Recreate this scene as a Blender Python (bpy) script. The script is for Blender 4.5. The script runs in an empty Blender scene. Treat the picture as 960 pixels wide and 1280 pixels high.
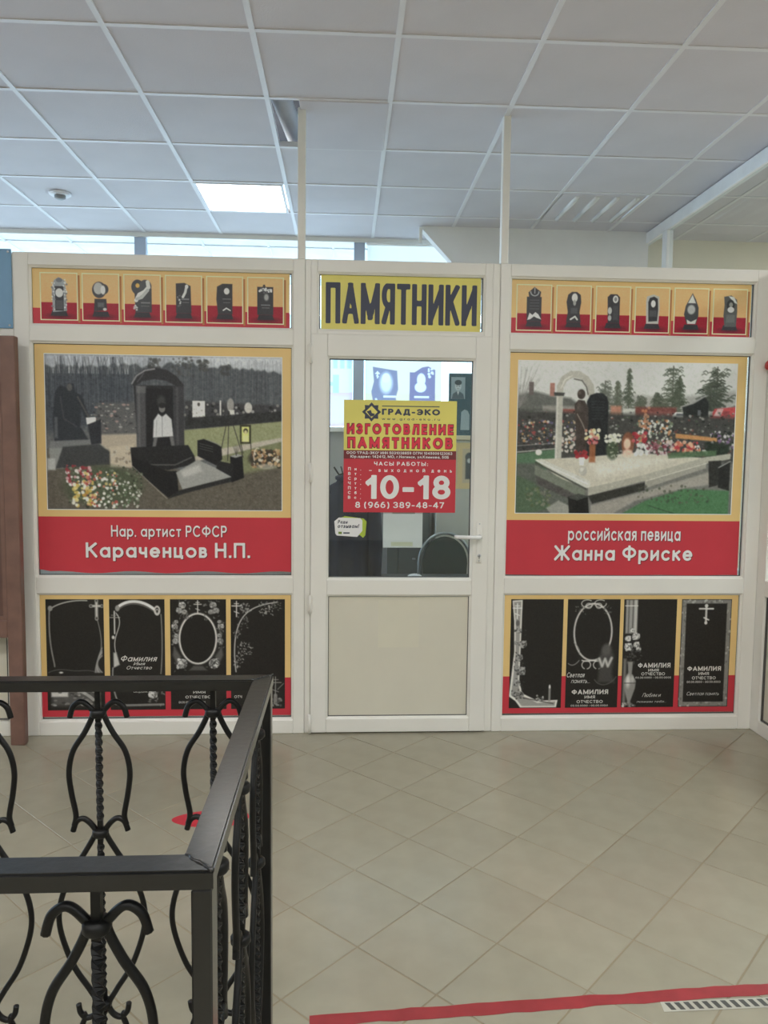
import bpy, bmesh, math, random
import numpy as np
from mathutils import Matrix, Vector

sc = bpy.context.scene
COL = sc.collection
random.seed(7)
RNG = np.random.default_rng(11)

# ------------------------------------------------------------------ camera
def make_camera():
    yaw, pit, rol = 0.056216, -0.0785426, 0.010714925
    F = Vector((math.sin(yaw), math.cos(yaw), 0)); r = Vector((math.cos(yaw), -math.sin(yaw), 0)); u = Vector((0, 0, 1))
    f2 = F * math.cos(pit) + u * math.sin(pit); u2 = u * math.cos(pit) - F * math.sin(pit)
    c, s = math.cos(rol), math.sin(rol)
    r3 = r * c + u2 * s; u3 = u2 * c - r * s
    cam = bpy.data.cameras.new('camera'); o = bpy.data.objects.new('camera', cam); COL.objects.link(o)
    cam.sensor_fit = 'VERTICAL'; cam.sensor_height = 36.0; cam.lens = 953.95 / 1280 * 36.0
    cam.clip_start = 0.05
    m = Matrix((r3, u3, -f2)).transposed().to_4x4(); m.translation = (0, -3.98324, 1.501378)
    o.matrix_world = m
    sc.camera = o
make_camera()

# ------------------------------------------------------------------ world, exposure
w = bpy.data.worlds.new('daylight'); sc.world = w; w.use_nodes = True
bg = w.node_tree.nodes['Background']
bg.inputs[0].default_value = (0.60, 0.80, 1.0, 1); bg.inputs[1].default_value = 4.0
sc.view_settings.view_transform = 'Standard'; sc.view_settings.look = 'None'
sc.view_settings.gamma = 1.0; sc.view_settings.exposure = 0.0
sc.view_settings.use_curve_mapping = False
FILL_LAMP = 27.0      # emission of unseen ceiling panels added to light the front and next room
SHOP_LAMP = 14.0      # emission of the panel that is lit in the shop

# ------------------------------------------------------------------ helpers: colour and materials
def lin(c):
    c = np.asarray(c, dtype=float) / 255.0
    return np.where(c <= 0.04045, c / 12.92, ((c + 0.055) / 1.055) ** 2.4)
GAIN = 1.5
def ink(c):                       # printed colour under the hall light -> albedo
    return np.clip(lin(c) * GAIN, 0, 0.92)
MATS = {}
def mat(name, rgb, rough=0.5, metal=0.0, spec=0.5, var=0.06, scale=6.0, bump=0.0, bscale=60.0, rand=0.0, gain=True, coat=0.0):
    if name in MATS: return MATS[name]
    m = bpy.data.materials.new(name); m.use_nodes = True; MATS[name] = m
    nt = m.node_tree; b = nt.nodes['Principled BSDF']
    c = ink(rgb) if gain else lin(rgb)
    b.inputs['Roughness'].default_value = rough; b.inputs['Metallic'].default_value = metal
    b.inputs['Specular IOR Level'].default_value = spec
    b.inputs['Coat Weight'].default_value = coat; b.inputs['Coat Roughness'].default_value = 0.2
    tc = nt.nodes.new('ShaderNodeTexCoord')
    n = nt.nodes.new('ShaderNodeTexNoise'); n.inputs['Scale'].default_value = scale; n.inputs['Detail'].default_value = 5
    nt.links.new(tc.outputs['Object'], n.inputs['Vector'])
    r = nt.nodes.new('ShaderNodeValToRGB')
    r.color_ramp.elements[0].position = 0.3; r.color_ramp.elements[1].position = 0.7
    r.color_ramp.elements[0].color = (*np.clip(c * (1 - var), 0, 1), 1); r.color_ramp.elements[1].color = (*np.clip(c * (1 + var), 0, 1), 1)
    nt.links.new(n.outputs['Fac'], r.inputs['Fac'])
    out = r.outputs['Color']
    if rand > 0:
        oi = nt.nodes.new('ShaderNodeObjectInfo'); mr = nt.nodes.new('ShaderNodeMapRange')
        mr.inputs['To Min'].default_value = 1 - rand; mr.inputs['To Max'].default_value = 1 + rand
        nt.links.new(oi.outputs['Random'], mr.inputs['Value'])
        mx = nt.nodes.new('ShaderNodeVectorMath'); mx.operation = 'SCALE'
        nt.links.new(out, mx.inputs[0]); nt.links.new(mr.outputs['Result'], mx.inputs['Scale']); out = mx.outputs['Vector']
    nt.links.new(out, b.inputs['Base Color'])
    if bump > 0:
        n2 = nt.nodes.new('ShaderNodeTexNoise'); n2.inputs['Scale'].default_value = bscale; n2.inputs['Detail'].default_value = 4
        nt.links.new(tc.outputs['Object'], n2.inputs['Vector'])
        bp = nt.nodes.new('ShaderNodeBump'); bp.inputs['Strength'].default_value = bump; bp.inputs['Distance'].default_value = 0.004
        nt.links.new(n2.outputs['Fac'], bp.inputs['Height']); nt.links.new(bp.outputs['Normal'], b.inputs['Normal'])
    return m
def mat_print(name, rough=0.35, translucent=0.0):
    m = bpy.data.materials.new(name); m.use_nodes = True; MATS[name] = m
    nt = m.node_tree; b = nt.nodes['Principled BSDF']; b.inputs['Roughness'].default_value = rough
    b.inputs['Specular IOR Level'].default_value = 0.35
    a = nt.nodes.new('ShaderNodeVertexColor'); a.layer_name = 'print'
    nt.links.new(a.outputs['Color'], b.inputs['Base Color'])
    if translucent:
        t = nt.nodes.new('ShaderNodeBsdfTranslucent'); nt.links.new(a.outputs['Color'], t.inputs['Color'])
        x = nt.nodes.new('ShaderNodeMixShader'); x.inputs[0].default_value = translucent
        nt.links.new(b.outputs[0], x.inputs[1]); nt.links.new(t.outputs[0], x.inputs[2])
        nt.links.new(x.outputs[0], nt.nodes['Material Output'].inputs[0])
    return m
def mat_glass(name, tint=(0.93, 0.96, 0.96), refl=1.0):
    m = bpy.data.materials.new(name); m.use_nodes = True; MATS[name] = m
    nt = m.node_tree; nt.nodes.remove(nt.nodes['Principled BSDF'])
    t = nt.nodes.new('ShaderNodeBsdfTransparent'); t.inputs[0].default_value = (*tint, 1)
    g = nt.nodes.new('ShaderNodeBsdfGlossy'); g.inputs['Roughness'].default_value = 0.02
    f = nt.nodes.new('ShaderNodeLayerWeight')            # Schlick reflectance, the same on both faces of the pane
    pw = nt.nodes.new('ShaderNodeMath'); pw.operation = 'POWER'; pw.inputs[1].default_value = 5
    mu = nt.nodes.new('ShaderNodeMath'); mu.operation = 'MULTIPLY_ADD'; mu.inputs[1].default_value = 0.9 * refl; mu.inputs[2].default_value = 0.04 * refl
    nt.links.new(f.outputs['Facing'], pw.inputs[0]); nt.links.new(pw.outputs[0], mu.inputs[0])
    x = nt.nodes.new('ShaderNodeMixShader')
    nt.links.new(mu.outputs[0], x.inputs[0]); nt.links.new(t.outputs[0], x.inputs[1]); nt.links.new(g.outputs[0], x.inputs[2])
    nt.links.new(x.outputs[0], nt.nodes['Material Output'].inputs[0])
    return m
def mat_emit(name, rgb, strength):
    m = bpy.data.materials.new(name); m.use_nodes = True; MATS[name] = m
    b = m.node_tree.nodes['Principled BSDF']
    b.inputs['Base Color'].default_value = (0.8, 0.8, 0.8, 1)
    b.inputs['Emission Color'].default_value = (*rgb, 1); b.inputs['Emission Strength'].default_value = strength
    return m

PVC = mat('white_pvc', (204, 202, 196), 0.32, var=0.02, scale=3)
PVC_SHADE = mat('shaded_white_pvc', (188, 184, 170), 0.4, var=0.025, scale=4)  # white PVC with the panels' dimmer light put into the colour
GASKET = mat('grey_gasket', (70, 68, 66), 0.6)
TILE = mat('beige_floor_tile', (139, 134, 118), 0.25, var=0.05, scale=9, rand=0.035, bump=0.05, bscale=25)
GROUT = mat('brown_grout', (124, 113, 92), 0.8)
CEIL = mat('grey_mineral_tile', (184, 180, 184), 0.9, var=0.03, scale=3, bump=0.25, bscale=160, rand=0.02)
CRAIL = mat('white_ceiling_rail', (196, 194, 196), 0.45, var=0.02)
IRON = mat('black_painted_iron', (15, 15, 16), 0.30, spec=0.5, var=0.35, scale=22, bump=0.12, bscale=70, gain=False, coat=0.5)
IRON2 = mat('black_wrought_iron', (14, 14, 14), 0.42, spec=0.35, var=0.25, scale=30, bump=0.15, bscale=90, gain=False)
BROWN = mat('brown_wood', (106, 80, 71), 0.45, var=0.14, scale=12)
RED = mat('red_vinyl', (176, 48, 60), 0.4, var=0.03)
REDTAPE = mat('red_floor_tape', (136, 46, 50), 0.45, var=0.12, scale=14)
CREAM = mat('cream_ink', (232, 226, 205), 0.45, var=0.02)
WHITE = mat('white_paper', (222, 222, 214), 0.5, var=0.02)
DARKINK = mat('dark_navy_ink', (52, 56, 72), 0.45, var=0.05)
YEL = mat('yellow_vinyl', (200, 190, 100), 0.4, var=0.03)
DRED = mat('dark_red_ink', (105, 38, 44), 0.45)
BLACKINK = mat('black_granite_print', (38, 36, 34), 0.35, var=0.15, scale=60)
CHROME = mat('satin_metal', (170, 172, 174), 0.28, metal=1.0)
GREYPAINT = mat('grey_wall_paint', (150, 149, 146), 0.7, var=0.03)
PRINT = mat_print('printed_picture')
PRINT_T = mat_print('backlit_print', 0.5, 0.75)
GLASS = mat_glass('clear_glass')

# ------------------------------------------------------------------ helpers: objects
def tag(o, label=None, cat=None, group=None, kind=None):
    if label: o['label'] = label
    if cat: o['category'] = cat
    if group: o['group'] = group
    if kind: o['kind'] = kind
    return o
def link(name, me, m=None, parent=None, loc=(0, 0, 0), rot=(0, 0, 0)):
    o = bpy.data.objects.new(name, me); COL.objects.link(o)
    if m is not None and me is not None and not me.materials:
        for k in (m if isinstance(m, (list, tuple)) else [m]): me.materials.append(k)
    o.parent = parent; o.location = loc; o.rotation_euler = rot
    return o
def empty(name, loc=(0, 0, 0), rz=0, parent=None):
    o = bpy.data.objects.new(name, None); COL.objects.link(o); o.location = loc; o.rotation_euler = (0, 0, rz)
    o.empty_display_size = 0.05; o.parent = parent
    return o
def org(parent):
    v = Vector((0, 0, 0))
    while parent is not None:
        v += parent.location; parent = parent.parent
    return v
def bm_mesh(bm, smooth=False):
    me = bpy.data.meshes.new('mesh'); bmesh.ops.recalc_face_normals(bm, faces=bm.faces[:]); bm.to_mesh(me); bm.free()
    if smooth:
        for p in me.polygons: p.use_smooth = True
    return me
def bm_box(bm, x0, x1, y0, y1, z0, z1, bevel=0.0, seg=1):
    vs = [bm.verts.new((x, y, z)) for x in (x0, x1) for y in (y0, y1) for z in (z0, z1)]
    fs = [bm.faces.new([vs[i] for i in q]) for q in ((0, 1, 3, 2), (4, 6, 7, 5), (0, 4, 5, 1), (2, 3, 7, 6), (0, 2, 6, 4), (1, 5, 7, 3))]
    if bevel > 0:
        es = list({e for f in fs for e in f.edges})
        bmesh.ops.bevel(bm, geom=es, offset=bevel, segments=seg, affect='EDGES', profile=0.5)
def box(name, x0, x1, y0, y1, z0, z1, m, parent=None, bevel=0.003, seg=1):
    o = org(parent); bm = bmesh.new()
    c = Vector(((x0 + x1) / 2, (y0 + y1) / 2, (z0 + z1) / 2))
    bm_box(bm, x0 - c.x, x1 - c.x, y0 - c.y, y1 - c.y, z0 - c.z, z1 - c.z, bevel, seg)
    return link(name, bm_mesh(bm), m, parent, c - o)
def tube_bm(bm, pts, rad, n=8, caps=True):
    pts = [Vector(p) for p in pts]
    rads = rad if isinstance(rad, (list, tuple)) else [rad] * len(pts)
    rings = []; up = Vector((0, 0, 1)); prev = None
    for i, p in enumerate(pts):
        t = (pts[min(i + 1, len(pts) - 1)] - pts[max(i - 1, 0)]).normalized()
        if prev is None:
            a = t.cross(up)
            if a.length < 1e-3: a = t.cross(Vector((1, 0, 0)))
            a.normalize()
        else:
            a = prev - t * prev.dot(t)
            a.normalize()
        b = t.cross(a); prev = a
        rings.append([bm.verts.new(p + (a * math.cos(k * 2 * math.pi / n) + b * math.sin(k * 2 * math.pi / n)) * rads[i]) for k in range(n)])
    for i in range(len(rings) - 1):
        for k in range(n):
            bm.faces.new([rings[i][k], rings[i][(k + 1) % n], rings[i + 1][(k + 1) % n], rings[i + 1][k]])
    if caps:
        bm.faces.new(rings[0][::-1]); bm.faces.new(rings[-1])
def tube(name, pts, rad, m, parent=None, n=8):
    o = org(parent); bm = bmesh.new(); tube_bm(bm, [Vector(p) - o for p in pts], rad, n)
    return link(name, bm_mesh(bm, True), m, parent)
def lathe_bm(bm, prof, n=20, axis='Z', origin=(0, 0, 0)):
    O = Vector(origin); rings = []
    for r, h in prof:
        ring = []
        for k in range(n):
            a = 2 * math.pi * k / n
            v = (r * math.cos(a), r * math.sin(a), h) if axis == 'Z' else ((r * math.cos(a), h, r * math.sin(a)) if axis == 'Y' else (h, r * math.cos(a), r * math.sin(a)))
            ring.append(bm.verts.new(O + Vector(v)))
        rings.append(ring)
    for i in range(len(rings) - 1):
        for k in range(n):
            bm.faces.new([rings[i][k], rings[i][(k + 1) % n], rings[i + 1][(k + 1) % n], rings[i + 1][k]])
    bm.faces.new(rings[0]); bm.faces.new(rings[-1])
def lathe(name, prof, m, parent=None, n=20, axis='Z', origin=(0, 0, 0)):
    o = org(parent); bm = bmesh.new(); lathe_bm(bm, prof, n, axis, Vector(origin) - o)
    return link(name, bm_mesh(bm, True), m, parent)
def prism(name, pts, y0, y1, m, parent=None, bevel=0.0):
    """outline in the x-z plane given thickness from y0 to y1"""
    o = org(parent); bm = bmesh.new()
    a = [bm.verts.new(Vector((x, y0, z)) - o) for x, z in pts]; b = [bm.verts.new(Vector((x, y1, z)) - o) for x, z in pts]
    bm.faces.new(a); bm.faces.new(b[::-1])
    for i in range(len(pts)):
        j = (i + 1) % len(pts); bm.faces.new([a[j], a[i], b[i], b[j]])
    if bevel: bmesh.ops.bevel(bm, geom=[e for f in bm.faces if len(f.verts) == len(pts) for e in f.edges], offset=bevel, segments=1, affect='EDGES')
    return link(name, bm_mesh(bm), m, parent)
def flat(name, pts, z, h, m, parent=None):
    """outline in the x-y plane with thickness h"""
    o = org(parent); bm = bmesh.new()
    a = [bm.verts.new(Vector((x, y, z)) - o) for x, y in pts]; b = [bm.verts.new(Vector((x, y, z + h)) - o) for x, y in pts]
    bm.faces.new(a[::-1]); bm.faces.new(b)
    for i in range(len(pts)):
        j = (i + 1) % len(pts); bm.faces.new([a[i], a[j], b[j], b[i]])
    return link(name, bm_mesh(bm), m, parent)
def ring_frame(name, x0, x1, z0, z1, y0, y1, wd, m, parent):
    """rectangular frame (bead, gasket, picture edge) of width wd inside x0..x1, z0..z1"""
    o = org(parent); bm = bmesh.new()
    def loop(x0, x1, z0, z1, y): return [bm.verts.new(Vector(p) - o) for p in ((x0, y, z0), (x1, y, z0), (x1, y, z1), (x0, y, z1))]
    L = [loop(x0, x1, z0, z1, y1), loop(x0, x1, z0, z1, y0), loop(x0 + wd, x1 - wd, z0 + wd, z1 - wd, y0 + (wd * 0.6 if y1 - y0 > wd else 0)), loop(x0 + wd, x1 - wd, z0 + wd, z1 - wd, y1)]
    for a, b in zip(L, L[1:] + L[:1]):
        for i in range(4):
            j = (i + 1) % 4; bm.faces.new([a[i], a[j], b[j], b[i]])
    return link(name, bm_mesh(bm), m, parent)

# ------------------------------------------------------------------ lettering: a stroke alphabet contoured into thin flat meshes
def arc(cx, cy, rx, ry, a0, a1, n=14):
    return ('C', [(cx + rx * math.cos(math.radians(a0 + (a1 - a0) * i / n)), cy + ry * math.sin(math.radians(a0 + (a1 - a0) * i / n))) for i in range(n + 1)])
def ln(*p): return ('L', list(p))
O_ = [arc(.5, .5, .5, .5, 0, 360, 28)]
GLY = {
 'А': (.82, [ln((0, 0), (.5, 1)), ln((1, 0), (.5, 1)), ln((.2, .28), (.8, .28))]),
 'Б': (.66, [ln((0, 0), (0, 1)), ln((0, 1), (.85, 1)), ln((0, .55), (.55, .55)), ln((0, 0), (.55, 0)), arc(.6, .275, .4, .275, 90, -90)]),
 'В': (.68, [ln((0, 0), (0, 1)), ln((0, 1), (.55, 1)), ln((0, .53), (.6, .53)), ln((0, 0), (.6, 0)), arc(.55, .765, .36, .235, 90, -90), arc(.6, .265, .4, .265, 90, -90)]),
 'Г': (.55, [ln((0, 0), (0, 1)), ln((0, 1), (1, 1))]),
 'Д': (.82, [ln((.14, 0), (.3, 1)), ln((.3, 1), (.84, 1)), ln((.84, 1), (.84, 0)), ln((0, 0), (1, 0)), ln((0, 0), (0, -.16)), ln((1, 0), (1, -.16))]),
 'Е': (.58, [ln((0, 0), (0, 1)), ln((0, 1), (1, 1)), ln((0, .52), (.9, .52)), ln((0, 0), (1, 0))]),
 'Ж': (1.05, [ln((.5, 0), (.5, 1)), ln((0, 1), (.42, .5)), ln((0, 0), (.42, .5)), ln((1, 1), (.58, .5)), ln((1, 0), (.58, .5))]),
 'З': (.64, [arc(.42, .75, .52, .25, 150, -90), arc(.42, .26, .58, .26, 90, -150)]),
 'И': (.76, [ln((0, 0), (0, 1)), ln((1, 0), (1, 1)), ln((0, .06), (1, .94))]),
 'К': (.72, [ln((0, 0), (0, 1)), ln((.05, .48), (.95, 1)), ln((.3, .6), (1, 0))]),
 'Л': (.74, [ln((0, 0), (.28, 1)), ln((.28, 1), (1, 1)), ln((1, 1), (1, 0))]),
 'М': (.94, [ln((0, 0), (0, 1)), ln((1, 0), (1, 1)), ln((0, 1), (.5, .12)), ln((1, 1), (.5, .12))]),
 'Н': (.72, [ln((0, 0), (0, 1)), ln((1, 0), (1, 1)), ln((0, .53), (1, .53))]),
 'О': (.92, O_), 'П': (.72, [ln((0, 0), (0, 1)), ln((1, 0), (1, 1)), ln((0, 1), (1, 1))]),
 'Р': (.62, [ln((0, 0), (0, 1)), ln((0, 1), (.55, 1)), ln((0, .45), (.55, .45)), arc(.6, .725, .4, .275, 90, -90)]),
 'С': (.80, [arc(.56, .5, .56, .5, 48, 312, 22)]),
 'Т': (.66, [ln((.5, 0), (.5, 1)), ln((0, 1), (1, 1))]),
 'У': (.72, [ln((0, 1), (.5, .32)), ln((1, 1), (.3, 0)), ln((.3, 0), (.08, 0))]),
 'Ф': (.94, [ln((.5, 0), (.5, 1)), arc(.5, .53, .5, .33, 0, 360, 26)]),
 'Х': (.76, [ln((0, 0), (1, 1)), ln((0, 1), (1, 0))]),
 'Ц': (.78, [ln((0, 0), (0, 1)), ln((.84, 0), (.84, 1)), ln((0, 0), (1, 0)), ln((1, 0), (1, -.16))]),
 'Ч': (.68, [ln((1, 0), (1, 1)), ln((0, 1), (0, .62)), arc(.38, .62, .38, .2, 180, 270, 6), ln((.38, .42), (1, .42))]),
 'Ш': (1.0, [ln((0, 0), (0, 1)), ln((.5, 0), (.5, 1)), ln((1, 0), (1, 1)), ln((0, 0), (1, 0))]),
 'Ы': (.92, [ln((0, 0), (0, 1)), ln((1, 0), (1, 1)), ln((0, .55), (.4, .55)), ln((0, 0), (.4, 0)), arc(.4, .275, .3, .275, 90, -90)]),
 'Ь': (.62, [ln((0, 0), (0, 1)), ln((0, .55), (.55, .55)), ln((0, 0), (.55, 0)), arc(.6, .275, .4, .275, 90, -90)]),
 'Э': (.78, [arc(.44, .5, .56, .5, 132, -132, 22), ln((.3, .5), (.98, .5))]),
 'Ю': (1.1, [ln((0, 0), (0, 1)), ln((0, .5), (.35, .5)), arc(.66, .5, .34, .5, 0, 360, 26)]),
 'Я': (.66, [ln((1, 0), (1, 1)), ln((1, 1), (.45, 1)), ln((1, .47), (.45, .47)), arc(.4, .735, .4, .265, 90, 270), ln((.5, .47), (0, 0))]),
 '0': (.66, [arc(.5, .5, .5, .5, 0, 360, 28)]), '1': (.40, [ln((1, 0), (1, 1)), ln((1, .96), (.05, .72))]),
 '2': (.62, [arc(.5, .72, .5, .28, 165, -25), ln((.94, .6), (.05, 0)), ln((.05, 0), (1, 0))]),
 '3': (.62, [arc(.45, .75, .5, .25, 150, -90), arc(.45, .26, .55, .26, 90, -150)]),
 '4': (.68, [ln((.76, 0), (.76, 1)), ln((.72, 1), (0, .26)), ln((0, .26), (1, .26))]),
 '5': (.62, [ln((.2, 1), (.95, 1)), ln((.2, 1), (.12, .56)), arc(.46, .33, .54, .33, 125, -150)]),
 '6': (.64, [arc(.5, .32, .5, .32, 0, 360, 22), ('C', [(.03, .42), (.1, .65), (.28, .88), (.5, 1), (.72, 1)])]),
 '7': (.60, [ln((0, 1), (1, 1)), ln((1, 1), (.3, 0))]), '8': (.64, [arc(.5, .75, .42, .25, 0, 360, 20), arc(.5, .26, .5, .26, 0, 360, 22)]),
 '9': (.64, [arc(.5, .68, .5, .32, 0, 360, 22), ('C', [(.97, .58), (.9, .35), (.72, .12), (.5, 0), (.28, 0)])]),
 '-': (.40, [ln((0, .38), (1, .38))]), '.': (.0, [ln((0, 0), (0, .001))]), ',': (.0, [ln((0, .0), (0, -.16))]), ':': (.0, [ln((0, 0), (0, .001)), ln((0, .55), (0, .551))]),
 '!': (.0, [ln((0, .35), (0, 1)), ln((0, 0), (0, .001))]), '"': (.22, [ln((0, .75), (0, 1)), ln((1, .75), (1, 1))]),
 '(': (.34, [arc(1.4, .42, 1.4, .72, 125, 235)]), ')': (.34, [arc(-.4, .42, 1.4, .72, 55, -55)]),
 'Z': (.68, [ln((0, 1), (1, 1)), ln((1, 1), (0, 0)), ln((0, 0), (1, 0))]), 'F': (.56, [ln((0, 0), (0, 1)), ln((0, 1), (1, 1)), ln((0, .52), (.85, .52))]),
}
LOW = {   # letters with a lower-case shape of their own (y from 0 to 1 is the x-height)
 'а': (.92, [arc(.5, .5, .5, .5, 0, 360, 24), ln((1, 0), (1, 1))]), 'б': (.9, [arc(.5, .46, .5, .46, 0, 360, 24), ('C', [(.02, .55), (.05, 1.0), (.25, 1.32), (.6, 1.4), (.95, 1.45)])]),
 'р': (.92, [arc(.5, .5, .5, .5, 0, 360, 24), ln((0, 1), (0, -.42))]), 'у': (.84, [ln((0, 1), (.5, .1)), ln((1, 1), (.3, -.42))]),
 'ф': (1.3, [arc(.5, .5, .5, .5, 0, 360, 26), ln((.5, -.42), (.5, 1.4))]), 'е': (.92, [arc(.5, .5, .5, .5, 0, 315, 22), ln((.06, .5), (.96, .5))]),
 'о': (.96, O_), 'с': (.84, [arc(.56, .5, .56, .5, 48, 312, 20)]), 'й': (.86, GLY['И'][1] + [arc(.5, 1.42, .32, .16, 180, 360, 8)]),
 'w': (1.2, [ln((0, 1), (.25, 0)), ln((.25, 0), (.5, 1)), ln((.5, 1), (.75, 0)), ln((.75, 0), (1, 1))]), 'g': (.92, [arc(.5, .5, .5, .5, 0, 360, 24), ln((1, 1), (1, -.25)), arc(.5, -.2, .5, .25, 0, -140, 8)]),
 'r': (.5, [ln((0, 0), (0, 1)), arc(.75, .35, .72, .65, 180, 80, 8)]), 'd': (.92, [arc(.5, .5, .5, .5, 0, 360, 24), ln((1, 0), (1, 1.4))]), 'k': (.8, [ln((0, 0), (0, 1.4)), ln((.05, .4), (.95, 1)), ln((.3, .55), (1, 0))]), 'u': (.84, [ln((0, 1), (0, .4)), arc(.5, .45, .5, .45, 180, 360, 12), ln((1, 0), (1, 1))]),
}
LOW.update({'a': LOW['а'], 'e': LOW['е'], 'o': LOW['о']})
def glyph_strokes(ch, h, cond=1.0):
    """strokes in em units (cap height 1) with half width h, and the advance width"""
    if ch in GLY: wd, st = GLY[ch]; H = 1.0
    elif ch in LOW: wd, st = LOW[ch]; H = .70; wd *= .72
    else: wd, st = GLY[ch.upper()]; H = .70; wd *= .76
    wd = max(wd * cond * (1 + h * .5), 2 * h); iw, ih = wd - 2 * h, H - 2 * h
    return [(k, [(h + x * iw, h + y * ih) for x, y in pts]) for k, pts in st], wd
def text_mesh(body, bold=.06, spacing=1.0, shear=0.0, cells=22, cond=1.0, gap=.13):
    verts, faces, X = [], [], 0.0; h = bold
    for ch in body:
        if ch == ' ': X += .36 * spacing; continue
        st, wd = glyph_strokes(ch, h, cond)
        P = [p for k, q in st for p in q]; bx0, bx1 = min(p[0] for p in P) - h, max(p[0] for p in P) + h; by0, by1 = min(p[1] for p in P) - h, max(p[1] for p in P) + h
        d = 1.0 / cells; nx, ny = int(math.ceil((bx1 - bx0) / d)) + 2, int(math.ceil((by1 - by0) / d)) + 2
        gx, gy = bx0 - d / 2 + np.arange(nx + 1) * d, by0 - d / 2 + np.arange(ny + 1) * d; xx, yy = np.meshgrid(gx, gy)
        F = np.full(xx.shape, -9.0)
        for k, q in st:
            for (ax, ay), (cx, cy) in zip(q[:-1], q[1:]):
                dx, dy = cx - ax, cy - ay; L = math.hypot(dx, dy) + 1e-9; ux, uy = dx / L, dy / L
                al = (xx - ax) * ux + (yy - ay) * uy; ac = np.abs(-(xx - ax) * uy + (yy - ay) * ux)
                if k == 'L': v = np.minimum(h - ac, np.minimum(al + h, L + h - al))
                else: t = np.clip(al, 0, L); v = h - np.sqrt((xx - ax - ux * t) ** 2 + (yy - ay - uy * t) ** 2)
                F = np.maximum(F, v)
        F = np.minimum(F, np.minimum(np.minimum(xx - bx0, bx1 - xx), np.minimum(yy - by0, by1 - yy)))
        ins = F > 0; full = ins[:-1, :-1] & ins[1:, :-1] & ins[:-1, 1:] & ins[1:, 1:]; some = (ins[:-1, :-1] | ins[1:, :-1] | ins[:-1, 1:] | ins[1:, 1:]) & ~full
        off = X
        def emit(poly):
            b = len(verts); verts.extend((x + off + shear * y, y, 0.0) for x, y in poly); faces.append(tuple(range(b, b + len(poly))))
        for j in range(ny):
            i = 0
            while i < nx:
                if full[j, i]:
                    i2 = i
                    while i2 < nx and full[j, i2]: i2 += 1
                    emit([(gx[i], gy[j]), (gx[i2], gy[j]), (gx[i2], gy[j + 1]), (gx[i], gy[j + 1])]); i = i2; continue
                if some[j, i]:
                    c = [(gx[i], gy[j], F[j, i]), (gx[i + 1], gy[j], F[j, i + 1]), (gx[i + 1], gy[j + 1], F[j + 1, i + 1]), (gx[i], gy[j + 1], F[j + 1, i])]; poly = []
                    for a, b in zip(c, c[1:] + c[:1]):
                        if a[2] > 0: poly.append(a[:2])
                        if (a[2] > 0) != (b[2] > 0):
                            t = a[2] / (a[2] - b[2]); poly.append((a[0] + (b[0] - a[0]) * t, a[1] + (b[1] - a[1]) * t))
                    if len(poly) > 2: emit(poly)
                i += 1
        X += wd + gap + (h * .35 if cond == 1 else 0) + (spacing - 1)
    me = bpy.data.meshes.new('lettering'); me.from_pydata(verts, [], faces); me.update()
    return me
def lettering(body, x0, x1, z0, z1, y, m, parent, bold=0.07, spacing=1.0, shear=0.0, name='lettering', **kw):
    """text filling exactly x0..x1, z0..z1, its face at y (towards the viewer is -y)"""
    me = text_mesh(body, bold, spacing, shear, **kw)
    n = len(me.vertices); v = np.empty(n * 3); me.vertices.foreach_get('co', v); v = v.reshape(-1, 3)
    lo, hi = v.min(0), v.max(0); o = org(parent)
    q = np.empty_like(v)
    q[:, 0] = x0 + (v[:, 0] - lo[0]) / (hi[0] - lo[0]) * (x1 - x0) - o.x
    q[:, 2] = z0 + (v[:, 1] - lo[1]) / (hi[1] - lo[1]) * (z1 - z0) - o.z
    q[:, 1] = y - o.y
    me.vertices.foreach_set('co', q.ravel()); me.update()
    return link(name, me, m, parent)

def letters(body, x0, x1, z0, z1, y, m, parent, bold, name, spacing=1.0, cond=1.0, gap=.13, cells=26):
    """large lettering with every character a part of its own"""
    me = text_mesh(body, bold, spacing, 0, cells, cond, gap)
    v = np.empty(len(me.vertices) * 3); me.vertices.foreach_get('co', v); v = v.reshape(-1, 3); lo, hi = v.min(0), v.max(0); o = org(parent); X = 0.0
    bpy.data.meshes.remove(me)
    for ch in body:
        me = text_mesh(ch, bold, spacing, 0, cells, cond, gap); q = np.empty(len(me.vertices) * 3); me.vertices.foreach_get('co', q); q = q.reshape(-1, 3)
        p = np.empty_like(q); p[:, 0] = x0 + (q[:, 0] + X - lo[0]) / (hi[0] - lo[0]) * (x1 - x0) - o.x; p[:, 2] = z0 + (q[:, 1] - lo[1]) / (hi[1] - lo[1]) * (z1 - z0) - o.z; p[:, 1] = y - o.y
        me.vertices.foreach_set('co', p.ravel()); me.update(); link(name, me, m, parent)
        X += glyph_strokes(ch, bold, cond)[1] + gap + (bold * .35 if cond == 1 else 0) + (spacing - 1)

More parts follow.
